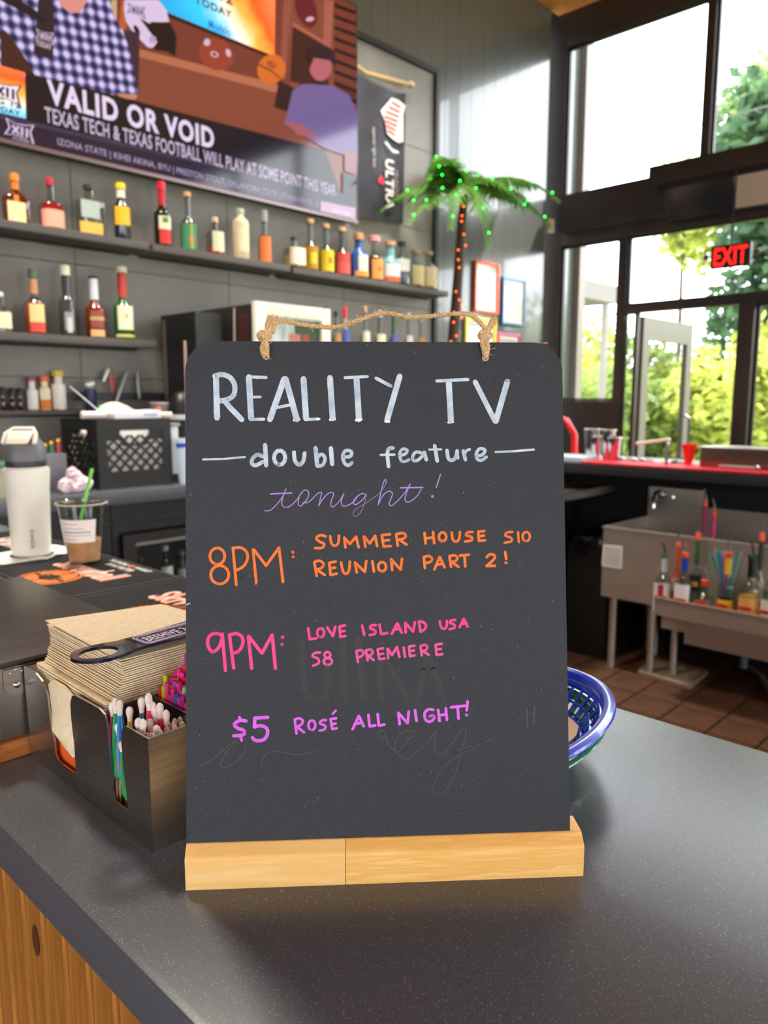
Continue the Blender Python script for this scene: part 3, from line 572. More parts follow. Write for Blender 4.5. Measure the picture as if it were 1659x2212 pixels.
mid = rope(tw, [PB(593, 699, RO), PB(615, 696, RO), PB(650, 703, RO), PB(700, 709, RO), PB(735, 709, RO+.002), PB(780, 695, RO+.004), PB(830, 682, RO+.004), PB(880, 690, RO+.003), PB(930, 687, RO+.002), PB(985, 680, RO), PB(1012, 682, RO), PB(1034, 697, RO), PB(1052, 722, RO)], .00155)
l1 = rope(tw, [PB(574, 772, .0008), PB(568, 757, RO), PB(572, 742, RO), PB(576, 728, RO)], .0019)
l1b = rope(tw, [PB(577, 770, .0008), PB(578, 752, RO+.001), PB(576, 735, RO+.001), PB(580, 712, RO)], .0015)
l2 = rope(tw, [PB(1048, 775, .0008), PB(1045, 758, RO), PB(1041, 742, RO), PB(1044, 722, RO)], .0019)
l2b = rope(tw, [PB(1050, 772, .0008), PB(1052, 752, RO+.001), PB(1047, 730, RO+.001)], .0014)
for (kx, ky) in ((572, 728), (1047, 726)):
    kr = [PB(kx+11*math.cos(a), ky+6*math.sin(a), RO+.0018*math.sin(2*a)) for a in [k*pi/6 for k in range(12)]]
    tw.tube(kr, .0021, 7, close=True); tw.ball(PB(kx, ky, RO), .0034, 10, 8, (1.1, 1.1, .9))
rope(tw, [PB(561, 733, RO), PB(570, 722, RO+.002), PB(588, 724, RO)], .0016)
rope(tw, [PB(590, 722, RO), PB(594, 706, RO), PB(597, 699, RO)], .0013)
rj = random.Random(3)
for (x0, y0, x1, y1, sp) in ((577, 722, 590, 686, 13), (1050, 722, 1066, 690, 6)):
    for k in range(46):
        e = rj.uniform(-1, 1); q0 = PB(x0+e*3, y0+rj.uniform(-2, 2), RO+rj.uniform(-.0008, .001)); q1 = PB(x1+e*sp+rj.uniform(-2, 2), y1+rj.uniform(-5, 5)+abs(e)*3, RO+rj.uniform(-.002, .002))
        tw.tube([q0, (q0+q1)/2+Vector((rj.gauss(0, .0004), rj.gauss(0, .0004), 0)), q1], [.0008, .0007, .0003], 5)
for (path, nn) in ((mid, 170), (l1, 22), (l2, 22), (l1b, 14), (l2b, 14)):
    for k in range(nn):
        p = rj.choice(path); dv = Vector((rj.gauss(0, 1), rj.gauss(0, 1), rj.gauss(0, 1))).normalized()*rj.uniform(.002, .0055)
        tw.tube([p, p+dv*.5+Vector((0, 0, rj.uniform(-.0008, .0012))), p+dv+Vector((rj.gauss(0, .001), rj.gauss(0, .001), rj.uniform(-.001, .002)))], [.00024, .0002, .00012], 3, cap=False)
tw.build('twine_handle', M_TW, sign, label='frayed jute twine knotted through two holes')

# ------------------------------------------------------------------ steel bar caddy
cad = thing('bar_caddy', (.33, .59, ZB), 'brushed steel bar caddy with cut-out slots, left of the chalkboard', 'caddy')
XF, YN, YB, XB, T = .257, .483, .706, .405, .0016; ZT = 1.1585
front = [(YB, ZB), (YB+.003, 1.157), (.682, 1.157), (.668, 1.153), (.659, 1.143), (.657, 1.125), (.655, 1.112), (.650, 1.103), (.650, 1.091), (.644, 1.086), (.613, 1.086), (.609, 1.091), (.609, 1.110), (.612, 1.135), (.612, 1.148), (.608, 1.156), (.601, 1.1585), (.559, 1.1595), (.550, 1.157), (.546, 1.148), (.545, 1.12), (.543, 1.095), (.540, 1.0885), (.520, 1.0885), (.519, 1.095), (.522, 1.117), (.5245, 1.145), (.522, 1.154), (.516, 1.158), (YN, ZT), (YN, ZB)]
MB().prism([(XF, y, z) for y, z in front], (T, 0, 0)).build('front_panel', M_STEEL, cad, smooth=False)
MB().box(XF+T, XB, YN, YN+T, ZB, ZT).build('end_panel', M_STEEL, cad); MB().box(XF+T, XB, YB-T, YB, ZB, 1.157).build('end_panel', M_STEEL, cad)
MB().box(XB, XB+T, YN, YB, ZB, ZT).build('back_panel', M_STEEL, cad); MB().box(XF+T, XB, YN+T, YB-T, ZB, ZB+T).build('bottom_panel', M_STEEL, cad)
MB().box(XF+T, XB, .557, .5586, ZB+T, 1.1575).build('divider', M_STEEL, cad); MB().box(.302, .3036, YN+T, .5569, ZB+T, 1.1575).build('divider', M_STEEL, cad)
# cardboard under the napkins
o = MB().box(.2625, .395, .566, .690, ZB+.002, 1.104).build('orange_card_box', mat('#f0641c', .6), bevel=.002); tag(o, 'bright orange box lying in the caddy under the napkins', 'box')
# napkins
M_NAP = noise_mat('kraft_napkin', '#efdcb4', '#f6e8c8', (60, 60, 60), 3, .85, 0, .2, 4, bump=.3)
def napkin(c4, th=.0008, bow=0, bulge=0, seed=0, n=6):
    rr = random.Random(seed); b = MB(); V = []
    for k in (0, 1):
        for i in range(n+1):
            for j in range(n+1):
                u, v = i/n, j/n; p = (Vector(c4[0])*(1-u)+Vector(c4[1])*u)*(1-v)+(Vector(c4[3])*(1-u)+Vector(c4[2])*u)*v
                p.z += bow*math.sin(pi*u)*math.sin(pi*v)+k*th; V.append(p)
    N1 = (n+1)**2; fs = []
    for i in range(n):
        for j in range(n):
            a = i*(n+1)+j; fs += [(a, a+1, a+n+2, a+n+1), (N1+a, N1+a+n+1, N1+a+n+2, N1+a+1)]
    for i in range(n):
        a = i; fs += [(a, N1+a, N1+a+1, a+1)]; a = n*(n+1)+i; fs += [(a, a+1, N1+a+1, N1+a)]
        a = i*(n+1); fs += [(a, a+n+1, N1+a+n+1, N1+a)]; a = i*(n+1)+n; fs += [(a, N1+a, N1+a+n+1, a+n+1)]
    b.add(V, fs); return b
NN = 46
for i in range(NN):
    t = i/(NN-1); z = 1.1065+t*.085; dx = .0125*t+.0035*math.sin(t*9)+RND.uniform(-.0007, .0007); dy = -.004*t+RND.uniform(-.0009, .0009)
    bl = .004*math.sin(pi*t)
    inside = z < 1.16
    x0, x1, y0, y1 = .2625+dx*(0 if inside else 1), .394, .5605+dy*(0 if inside else 1), .694
    if not inside: x0 -= bl*0; y1 = .6945+.004*math.sin(t*7)
    if inside: x0 = .2625+RND.uniform(0, .0015); y0 = .5605+RND.uniform(0, .001)
    tw_ = (t-.5)*.05 if not inside else 0
    pts4 = [(x0, y0, z), (x1, y0+tw_*.3, z), (x1-.012*t, y1-.022*t, z+.002*t), (x0-tw_*.02, y1, z+.003*t)]
    o = napkin(pts4, .0011, 0, n=1, seed=i).build('paper_napkin', M_NAP, smooth=False)
    tag(o, 'natural brown cocktail napkin in the tall stack held by the steel caddy', 'napkin', 'napkins stacked in the caddy')
o = napkin([(.274, .553, 1.1955), (.398, .548, 1.1955), (.374, .664, 1.2005), (.272, .690, 1.2005)], .0009, .0015, n=8).build('paper_napkin', M_NAP); tag(o, 'topmost napkin of the stack, under the blue bottle opener', 'napkin', 'napkins stacked in the caddy')
# folded napkin drooping out of the slot
fn = MB()
rows = [[(.664, 1.150), (.652, 1.158), (.630, 1.158), (.606, 1.150)], [(.657, 1.130), (.645, 1.133), (.625, 1.132), (.607, 1.128)], [(.654, 1.112), (.640, 1.117), (.624, 1.114), (.606, 1.110)], [(.648, 1.106), (.636, 1.101), (.620, 1.097), (.606, 1.101)]]
V = []
for r_i, row in enumerate(rows):
    for c_i, (yy_, zz) in enumerate(row): V.append((.2615-.006*math.sin(pi*(c_i+.6)/4)*(1 if r_i in (1, 2) else .4)-(.004 if r_i == 2 else 0), yy_, zz))
V2 = [(x+.0022, y, z) for x, y, z in V]; F = []
for r_i in range(3):
    for c_i in range(3): a = r_i*4+c_i; F += [(a, a+1, a+5, a+4), (16+a, 16+a+4, 16+a+5, 16+a+1)]
for k in range(3): F += [(k, 16+k, 17+k, k+1), (12+k, 13+k, 29+k, 28+k), (4*k, 4*k+4, 20+4*k, 16+4*k), (4*k+3, 19+4*k, 23+4*k, 7+4*k)]
V = [(x if .612 < y < .65 else max(x, .2592), y, z) for x, y, z in V]; V2 = [(x+.0022, y, z) for x, y, z in V]
fn.add(V+V2, F); o = fn.build('folded_napkin', M_NAP, sharp=20); tag(o, 'folded napkin drooping out of the left slot of the caddy', 'napkin')
# bottle opener on the napkins
ZO = 1.2045
op = thing('bottle_opener', (.32, .555, ZO), 'navy blue flat bar opener with a ring end, lying on the napkins', 'bottle opener')
oa = Vector((.2365, .552, 0)); od = Vector((.996, .075, 0)).normalized(); on = Vector((-od.y, od.x, 0))
def OP(u, v, z=0): return oa+od*u+on*v+Vector((0, 0, ZO+z+u*.004))
def plate(outer, inner, th):
    b = MB(); n_ = len(outer); V = [OP(u, v) for u, v in outer]+[OP(u, v) for u, v in inner]+[OP(u, v, th) for u, v in outer]+[OP(u, v, th) for u, v in inner]; F = []
    for i in range(n_):
        j = (i+1) % n_; F += [(i, j, n_+j, n_+i), (2*n_+i, 3*n_+i, 3*n_+j, 2*n_+j), (i, 2*n_+i, 2*n_+j, j), (n_+i, n_+j, 3*n_+j, 3*n_+i)]
    return b.add(V, F)
nn = 40
ring_o = []; ring_i = []
for k in range(nn):
    a = 2*pi*k/nn; cu, cv = .020, 0
    u, v = cu+.0205*math.cos(a), .0195*math.sin(a)
    if math.cos(a) > 0: u = cu+.034*math.cos(a)**1.0; v = .0195*math.sin(a) if abs(math.sin(a)) > .9 else math.copysign(max(abs(.0195*math.sin(a)), .0145*(1-abs(math.sin(a))*.0)), math.sin(a) or 1)
    ring_o.append((u, v)); ring_i.append((cu+.0155*math.cos(a), .0135*math.sin(a)))
M_NAVY = mat('#0c1a38', .18, 0, .6, coat=.6)
plate(ring_o, ring_i, .0024).build('ring_end', M_NAVY, op, bevel=0)
MB().prism([OP(.050, -.0145), OP(.150, -.019), OP(.150, .019), OP(.050, .0145)], (0, 0, .0024)).build('handle', M_NAVY, op, bevel=.0006)
nn = 24; ro = []; ri = []
for k in range(nn):
    a = 2*pi*k/nn; ro.append((.166+.020*max(-.82, math.cos(a)), .020*(math.sin(a) if abs(math.cos(a)) < .75 else math.sin(a)*1.15))); ri.append((.168+.011*math.cos(a), .012*math.sin(a)))
plate(ro, ri, .0024).build('steel_head', M_CHROME, op)
M_LAV = mat('#d8cbe4', .5)
for (d0, ww) in ((0, .0009), (.0022, .0005)):
    u0, u1, v0, v1 = .056+d0, .132-d0, -.0125+d0, .0125-d0
    MB().tube([OP(u0+.003, v0, .0026), OP(u1-.003, v0, .0026), OP(u1, v0+.003, .0026), OP(u1, v1-.003, .0026), OP(u1-.003, v1, .0026), OP(u0+.003, v1, .0026), OP(u0, v1-.003, .0026), OP(u0, v0+.003, .0026)], ww*.6, 4, close=True).build('printed_frame', M_LAV, op)
# printed upside down, seen from the far side
text_on('SERVING WARMTH', 'lettering', M_LAV, op, OP(.062, .0075, .0027)+Vector((0, 0, .0002)), od*.058-on*0, -on*-.0028, .0)
text_on('BEEHIVE 2 SERVE', 'lettering', M_LAV, op, OP(.060, -.0085, .0027)+Vector((0, 0, .0002)), od*.066, on*.0125, .03)
# umbrellas
cols = ['#2f8fd0', '#2f9a55', '#c79a1c', '#e8346c', '#2a6f7c', '#d060b8', '#b83a62', '#d8862c']
q10 = lambda x, y: (x/3.95, 1420+y/3.95)
M_HEAD = noise_mat('paper_bead', '#e8d4cc', '#f4ebe6', (200, 200, 200), 2, .6)
def umbrella(i, head, foot, col, lab, big=1.0):
    head, foot = Vector(head), Vector(foot); t = thing('cocktail_umbrella', foot, lab, 'cocktail umbrella', 'closed cocktail umbrellas in the caddy')
    ax = (head-foot); L_ = ax.length; ax.normalize(); P = lambda s: foot+ax*s
    MB().tube([P(0), P(L_*.9)], .0011, 6).build('stick', mat('#c9a07a', .7), t)
    b = MB(); a = ax.cross(Vector((0, 1, .1))).normalized(); c_ = ax.cross(a); rings = []; prof = [(.30, .0024), (.36, .0052), (.55, .0050), (.78, .0036), (.93, .0016)]
    V = []; K = 16
    for s, r in prof:
        for k in range(K): an = 2*pi*k/K; r_ = r*big*(1 if k % 2 else .72); V.append(P(L_*s)+a*math.cos(an+s*1.5)*r_+c_*math.sin(an+s*1.5)*r_)
    F = [(i_*K+k, i_*K+(k+1) % K, (i_+1)*K+(k+1) % K, (i_+1)*K+k) for i_ in range(len(prof)-1) for k in range(K)]+[list(range(K))[::-1]]
    b.add(V, F).build('paper_canopy', mat(col, .6), t, smooth=False)
    b = MB(); b.tube([P(L_*.89), P(L_*.93), P(L_*.97), P(L_*1.0), P(L_*1.02)], [.0020*big, .0023*big, .0031*big, .0028*big, .0012*big], 10); b.build('white_cap', M_HEAD, t)
    return t
cn = {'#2f8fd0': 'blue', '#2f9a55': 'green', '#c79a1c': 'mustard', '#e8346c': 'hot pink', '#2a6f7c': 'teal', '#d060b8': 'orchid purple', '#b83a62': 'crimson', '#d8862c': 'orange'}
big = [((965, 370), 1.168, '#2f9a55', 'behind the blue one at the left'), ((925, 410), 1.168, '#2f8fd0', 'at the left beside the slot'), ((1105, 440), 1.163, '#c79a1c', 'standing alone in the middle of the compartment'), ((1265, 330), 1.176, '#e8346c', 'tallest in the compartment'), ((1205, 360), 1.170, '#2a6f7c', 'behind the tallest pink one'),
       ((1300, 400), 1.168, '#b83a62', 'right behind the tallest pink one'), ((1318, 440), 1.165, '#d8862c', 'right of the tallest pink one'), ((1362, 410), 1.167, '#e8346c', 'at the back near the divider'), ((1415, 470), 1.163, '#d060b8', 'near the divider on the right'),
       ((1170, 540), 1.162, '#e8346c', 'second from the near wall, half hidden'), ((1150, 570), 1.163, '#b83a62', 'right at the near wall by the slot'), ((1275, 540), 1.158, '#d8862c', 'in front of the tallest pink one'), ((1335, 600), 1.157, '#d060b8', 'by the right-hand end panel'), ((885, 420), 1.163, '#b83a62', 'furthest left, half behind the front panel')]
for i, (p, z, col, where) in enumerate(big):
    h = PZ(*q10(*p), z); h.x = min(max(h.x, .2645), .2985); h.y = min(max(h.y, .4895), .5515)
    ft = Vector((min(max(h.x+RND.uniform(-.004, .004), .264), .298), min(max(h.y+RND.uniform(-.006, .006), .491), .550), ZB+.003))
    umbrella(i, h, ft, col, '%s closed paper umbrella %s' % (cn[col], where), .95)
umbrella(90, (.2620, .5345, 1.1375), (.2640, .5265, ZB+.003), '#2f9a55', 'green closed paper umbrella leaning in the right slot', .9)
umbrella(91, (.2630, .5415, 1.149), (.2670, .5365, ZB+.003), '#d060b8', 'purple printed closed umbrella leaning at the left of the right slot', .8)
small = [(1490, 540), (1535, 525), (1572, 520), (1555, 565), (1332, 550), (1385, 545), (1430, 560), (1480, 575), (1425, 605), (1492, 600), (1365, 635), (1255, 660), (1295, 665), (1300, 580)]
for i, p in enumerate(small):
    h = PZ(*q10(*p), 1.1535-.001*(i % 3)); h.x = min(max(h.x, .2625), .2995); h.y = min(max(h.y, .4875), .548)
    umbrella(i, h, (h.x, h.y+RND.uniform(0, .002), ZB+.003), cols[(i*3) % 8], 'short closed umbrella showing only its white bead in the near right cluster', .74)
# straws
def straw(x, y, z, col, dx, dy):
    b = MB(); p0 = Vector((x, y, ZB+.003)); p1 = Vector((x+dx, y+dy, z)); K = 8; a = Vector((1, 0, 0)); c_ = Vector((0, 1, 0)); V = []
    for p, r in ((p0, .0019), (p1, .0019), (p1, .0014), (p0, .0014)):
        for k in range(K): V.append(p+a*math.cos(2*pi*k/K)*r+c_*math.sin(2*pi*k/K)*r)
    b.add(V, [(i*K+k, i*K+(k+1) % K, ((i+1) % 4)*K+(k+1) % K, ((i+1) % 4)*K+k) for i in range(4) for k in range(K)])
    return b.build('drinking_straw', mat(col, .35, 0, .5, coat=.2), smooth=True, origin=p0)
sc_ = ['#ff3fa0', '#f72f90', '#1f7fe0', '#d8e020', '#ff5a2a', '#c040c8', '#8fe0a0', '#ff3fa0', '#ff2f78', '#2f9ad0']
names = {'#ff3fa0': 'pink', '#f72f90': 'pink', '#1f7fe0': 'blue', '#d8e020': 'yellow', '#ff5a2a': 'red-orange', '#c040c8': 'magenta', '#8fe0a0': 'pale green', '#ff2f78': 'rose', '#2f9ad0': 'light blue'}
ji = 0
rowc = {0: ['#e83a20', '#d8e020', '#ff3fa0', '#ff3fa0', '#f72f90', '#1f7fe0', '#ff3fa0', '#c040c8', '#ff2f78', '#d8e020', '#ff5a2a', '#c8e040']}
names['#e83a20'] = 'red'; names['#c8e040'] = 'lime'
for r_ in range(7):
    for k in range(14):
        x = .3068+r_*.0049+RND.uniform(-.0003, .0003); y = .5525-k*.00475+RND.uniform(-.0003, .0003)
        if y < .4875: continue
        col = rowc[0][k % 12] if r_ == 0 else RND.choice(sc_)
        o = straw(x, y, 1.165+r_*.0035+RND.uniform(-.004, .006), col, .0012, .0005)
        tag(o, '%s plastic straw in the bundle at the back right of the caddy' % names[col], 'straw', 'neon straws in the caddy: %s' % names[col])

# ------------------------------------------------------------------ steel condiment box on a wooden base
bx = thing('condiment_box', (.31, .88, ZB), 'lidded dark steel condiment box on a wooden base at the left', 'box')
MB().box(.226, .392, .700+.010, 1.065, ZB, ZB+.018).build('wooden_base', M_TEAK, bx, bevel=.004)
MB().box(.2345, .386, .7145, 1.056, ZB+.0185, 1.157).build('steel_body', M_STEELD, bx, bevel=.002)
MB().box(.233, .388, .7125, 1.058, 1.1575, 1.1635).build('lid', brushed('lid_steel', '#5c5754', '#68625e', (3, 14, 3), .3), bx, bevel=.0015)
MB().box(.2337, .2344, .716, 1.05, ZB+.02, 1.155).build('side_panel', mat('#a8962c', .35), bx)  # olive colour stands in for wood reflected in the box's steel side
b = MB().prism([(.240, .7118, 1.156), (.262, .7118, 1.156), (.262, .7118, 1.138), (.256, .7118, 1.130), (.246, .7118, 1.130), (.240, .7118, 1.138)], (0, .0009, 0)); b.build('latch', M_STEEL, bx)
MB().ball((.251, .7112, 1.140), .0032, 12, 8, (1, .6, 1)).build('rivet', M_CHROME, bx)
for (x_, z_) in ((.246, 1.152), (.256, 1.152), (.251, 1.1545)): MB().ball((x_, .7116, z_), .0013, 8, 6).build('rivet', M_CHROME, bx)

# ------------------------------------------------------------------ bar mats
M_MAT = mat('#1f2022', .55)
def barmat(y0, y1, lab):
    t = thing('bar_mat', (.64, (y0+y1)/2, ZB), lab, 'bar mat')
    MB().box(.515, .742, y0, y1, ZB+.0002, ZB+.003).build('mat_base', M_MAT, t, bevel=.0015)
    b = MB(); y = y0+.012
    while y < y1-.012: b.box(.525, .733, y, y+.0035, ZB+.0031, ZB+.0048); y += .0075
    o = b.build('ribs', M_MAT, t, smooth=False); o['kind'] = 'stuff'
    MB().box(.516, .741, y0+.001, y0+.009, ZB+.0031, ZB+.0058).build('rim', M_MAT, t); MB().box(.516, .741, y1-.009, y1-.001, ZB+.0031, ZB+.0058).build('rim', M_MAT, t)
    return t
ZM = ZB+.0052
M_OR = mat('#f07818', .5); M_SCR = mat('#f6ddd2', .5)
def logo(t, cx, cy, r):
    b = MB(); n_ = 72; V = [(cx, cy, ZM)]
    K = n_
    out = [(cx+r*(1.0 if k % 2 else .94)*math.cos(2*pi*k/K), cy+r*(1.0 if k % 2 else .94)*math.sin(2*pi*k/K), ZM) for k in range(K)]
    inn = [(cx+r*.86*math.cos(2*pi*k/K), cy+r*.86*math.sin(2*pi*k/K), ZM) for k in range(K)]
    b.add(out+inn, [(k, (k+1) % K, K+(k+1) % K, K+k) for k in range(K)])
    o2 = [(cx+r*.80*math.cos(2*pi*k/K), cy+r*.80*math.sin(2*pi*k/K), ZM) for k in range(K)]
    i2 = [(cx+r*.30*math.cos(2*pi*k/K), cy+r*.34*math.sin(2*pi*k/K), ZM) for k in range(K)]
    b.add(o2+i2, [(k, (k+1) % K, K+(k+1) % K, K+k) for k in range(K) if (k % 18) > 1])
    b.build('orange_emblem', M_OR, t, smooth=False, label='round orange toothed emblem')
    text_on('S&B', 'lettering', M_MAT, t, (cx-.012, cy+r*.5, ZM+.0004), (0, -r*1.0, 0), (r*.45, 0, 0), .01)
mt = barmat(1.228, 1.60, 'black ribbed bar mat under the white bottle and iced coffee, orange and white print')
logo(mt, .566, 1.405, .062)
text_on('Skrewball', 'lettering', M_OR, mt, (.612, 1.508, ZM+.0001), (0.003, -.205, 0), (.062, .0, 0), .045)
text_on('Skrewball', 'lettering', M_SCR, mt, (.614, 1.512, ZM+.0004), (0.003, -.205, 0), (.062, .0, 0), .015, 'white script word with an orange edge')
text_on('THE ORIGINAL', 'lettering', M_WHITE, mt, (.712, 1.470, ZM), (0, -.075, 0), (.013, 0, 0), .03)
text_on('WHISKEY', 'lettering', M_WHITE, mt, (.712, 1.370, ZM), (0, -.062, 0), (.013, 0, 0), .03)
text_on('PEANUT BUTTER', 'lettering', M_WHITE, mt, (.690, 1.44, ZM), (0, -.10, 0), (.015, 0, 0), .03)
MB().lathe((.718, 1.383, ZM), [(.007, 0), (.007, .0003)], 14).build('orange_dot', M_OR, mt)
mt2 = barmat(.845, 1.222, 'black ribbed bar mat with orange emblem behind the napkins and chalkboard')
logo(mt2, .566, 1.040, .062)
text_on('Skrewball', 'lettering', M_OR, mt2, (.615, 1.140, ZM+.0001), (0.003, -.205, 0), (.058, .0, 0), .045)
text_on('Skrewball', 'lettering', M_SCR, mt2, (.617, 1.144, ZM+.0004), (0.003, -.205, 0), (.058, .0, 0), .015, 'white script word with an orange edge')
mt3 = barmat(1.606, 1.98, 'black ribbed bar mat furthest back, mostly behind the white bottle')
text_on('Skrewball', 'lettering', M_SCR, mt3, (.62, 1.89, ZM+.0004), (0.003, -.205, 0), (.062, .0, 0), .03)
# copper flat opener on the near mat, white-lidded jar
t = thing('flat_opener', (.57, 1.05, ZM+.001), 'copper-coloured flat opener lying on the near bar mat', 'bottle opener')
p0, p1 = Vector((.532, 1.062, ZM+.0012)), Vector((.640, 1.040, ZM+.0012)); dd = (p1-p0).normalized(); nv = Vector((-dd.y, dd.x, 0))*.012
MB().prism([p0-nv*.8, p1-nv, p1+nv, p0+nv*.8], (0, 0, .002)).build('blade', mat('#a86a48', .3, .7), t, bevel=.0006)
MB().prism([p1-nv*1.1, p1+dd*.03-nv*.8, p1+dd*.03+nv*.8, p1+nv*1.1], (0, 0, .002)).build('steel_tip', M_CHROME, t)
t = thing('candle_jar', (.556, .895, ZB), 'small jar with a cream white lid beside the chalkboard edge', 'jar')
MB().lathe((.556, .895, ZB+.001), [(.026, 0), (.029, .003), (.029, .024), (.027, .026)], 28).build('jar_body', mat('#6a5440', .4), t)
MB().lathe((.556, .895, ZB+.0275), [(.030, 0), (.030, .007), (.028, .009), (.001, .0095)], 28).build('lid', mat('#f3f0de', .5), t)

# ------------------------------------------------------------------ white insulated bottle
cb = Vector((.628, 1.640, ZM))
t = thing('insulated_bottle', cb, 'tall matte white insulated bottle with grey lid and cream spout cover', 'water bottle')
M_CREAM = mat('#efeee0', .45)
o_ = MB().lathe(cb, [(.034, 0), (.0385, .003), (.0385, .02), (.0425, .14), (.0455, .178), (.0445, .184), (.039, .188)], 36); o_.build('body', M_CREAM, t)
MB().lathe(cb, [(.0395, .1882), (.0400, .190), (.0395, .2005)], 36).build('collar', mat('#3a3b3c', .4), t)
MB().lathe(cb, [(.0405, .2006), (.0405, .214), (.036, .236), (.028, .247), (.001, .249)], 36).build('lid', mat('#6d7072', .45), t)
d_ = Vector((RT[0], RT[1], 0)); f_ = -Vector((FW[0], FW[1], 0)); lc = cb+Vector((0, 0, .0))
b = MB(); b.prism([lc+f_*.016+d_*(-.026)+Vector((0, 0, .252)), lc+f_*.016+d_*.026+Vector((0, 0, .252)), lc+f_*.036+d_*.023+Vector((0, 0, .236)), lc+f_*.036-d_*.023+Vector((0, 0, .236))], Vector((0, 0, .010))-f_*.006)
b.build('spout_cover', mat('#e6dfc9', .45), t, bevel=.003)
MB().tube([lc+d_*-.032+f_*.026+Vector((0, 0, .236)), lc+d_*-.031+f_*.014+Vector((0, 0, .256)), lc+d_*-.02+Vector((0, 0, .266)), lc+d_*.02+Vector((0, 0, .266)), lc+d_*.031+f_*.014+Vector((0, 0, .256)), lc+d_*.032+f_*.026+Vector((0, 0, .236))], .0045, 8).build('carry_loop', M_CREAM, t)
wm = text_mesh('owala', .02); b = MB(); vs = [v.co.copy() for v in wm.vertices]; xa = min(v.x for v in vs); xb = max(v.x for v in vs)
ang0 = math.atan2((f_+d_*.55).y, (f_+d_*.55).x)
V = []
for v in vs:
    s_ = (v.x-xa)/(xb-xa); hh = .060-s_*.040; aa = ang0+(v.y-.25)*.010/.041*1.4; rr = .0386+(hh-.02)/.12*.004+.0006; V.append(cb+Vector((rr*math.cos(aa), rr*math.sin(aa), hh)))
b.add(V, [list(p.vertices) for p in wm.polygons]).build('lettering', mat('#9a9a92', .4), t, smooth=False)
# white cloth it stands on (spread around the bottle)
cl = MB(); ctr = cb+Vector((.0, 0, 0)); n_ = 28; V = []
for ring_i, (rr, zz) in enumerate(((.0435, .0008), (.055, .0030), (.068, .0046), (.08, .0022), (.082, .0005))):
    for k in range(n_):
        a = 2*pi*k/n_; q = rr*(1+(.28*math.cos(a*2-.6)+.10*math.cos(a*5+1))*(ring_i/4)); V.append((ctr.x+q*math.cos(a), ctr.y+q*math.sin(a), ZM+.0004+zz+(.0022*math.sin(a*7+ring_i) if 0 < ring_i < 4 else 0)))
cl.add(V, [(i*n_+k, i*n_+(k+1) % n_, (i+1)*n_+(k+1) % n_, (i+1)*n_+k) for i in range(4) for k in range(n_)])
o = cl.build('paper_towel', mat('#f2f1e6', .8)); tag(o, 'crumpled white paper towel spread around the foot of the white bottle', 'paper towel')
# ------------------------------------------------------------------ iced coffee
cc = Vector((.672, 1.487, ZM))
t = thing('iced_coffee_cup', cc, 'clear plastic cup of iced coffee with a white label on the bar mat', 'cup')
rc = lambda z: .0305+(z/.122)*.0155
MB().lathe(cc, [(.0290, 0), (rc(.003), .003), (rc(.06), .06), (rc(.122), .122), (rc(.122)-.001, .122), (rc(.06)-.001, .06), (rc(.005)-.001, .005), (.001, .004)], 36, cap=False).build('cup_wall', CUPW, t)
MB().lathe(cc, [(rc(.005)-.0018, .0055), (rc(.045)-.0018, .048), (.001, .0482)], 32).build('coffee', noise_mat('milky_coffee', '#dca274', '#e6b084', (20, 20, 20), 3, .3, 0, .5), t)
MB().lathe(cc, [(rc(.122)+.0025, .118), (rc(.122)+.0030, .124), (rc(.122)+.001, .126), (rc(.122)-.004, .1265), (rc(.122)-.007, .124), (.004, .1245)], 36).build('lid', SMOKY, t)
MB().tube([cc+Vector((math.cos(2*pi*k/28)*.049, math.sin(2*pi*k/28)*.049, .121)) for k in range(28)], .0016, 6, close=True).build('lid_rim', mat('#cfc8b8', .25, 0, .6), t)
af = math.atan2(f_.y, f_.x)
b = MB(); b.lathe(cc, [(rc(.044)+.0006, .046), (rc(.09)+.0006, .092)], 20, a0=af-1.1, a1=af+1.0, cap=False); b.build('label', mat('#f4f4f2', .6), t)
b = MB()
for k, (za, ww) in enumerate([(.083, .9), (.074, 1.2), (.066, 1.5), (.060, 1.5), (.052, .8)]):
    b.lathe(cc, [(rc(za)+.0009, za), (rc(za+.001)+.0009, za+(.0022 if k == 2 else .001))], 12, a0=af-.75, a1=af-.75+ww, cap=False)
b.build('printed_lines', mat('#9a9a9a', .6), t)
s0 = cc+Vector((0, 0, .062))+f_*.012-d_*.006; s1 = PY(199, 1012, 1.487)
MB().tube([s0, s1], .0036, 12).build('green_straw', mat('#86dd5e', .4), t)

# ------------------------------------------------------------------ blue and green food baskets
bc = Vector((.533, .392, ZB)); RA, RB = .154, .097
def basket(z0, zt, shrink, col, lab, rimr):
    t = thing('food_basket', (bc.x, bc.y, z0), lab, 'basket', None); m = mat(col, .22, 0, .6, coat=.5); n_ = 72
    def P(fr, k, K=n_):   # fr 0 base..1 rim
        a = 2*pi*k/K; s = (.70+.30*fr)*shrink; return Vector((bc.x+RA*s*math.cos(a), bc.y+RB*s*math.sin(a), z0+(zt-z0)*fr))
    MB().tube([P(1, k)+Vector((0, 0, -.001)) for k in range(n_)], rimr, 10, close=True, flat=.55).build('rim', m, t)
    b = MB()
    for fr in (.80, .52, .28, .05): b.tube([P(fr, k) for k in range(n_)], [.0028 if fr == .80 else .0017]*n_, 6, close=True)
    b.tube([P(.92, k) for k in range(n_)], .0034, 6, close=True); b.build('hoops', m, t)
    b = MB()
    for k in range(44): b.tube([P(.0, k, 44), P(.28, k, 44), P(.55, k, 44), P(.82, k, 44)], .0017, 5)
    b.build('ribs', m, t)
    b = MB(); V = [P(.0, k) for k in range(n_)]; b.prism(V, (0, 0, .0018)); b.build('base', m, t)
    return t
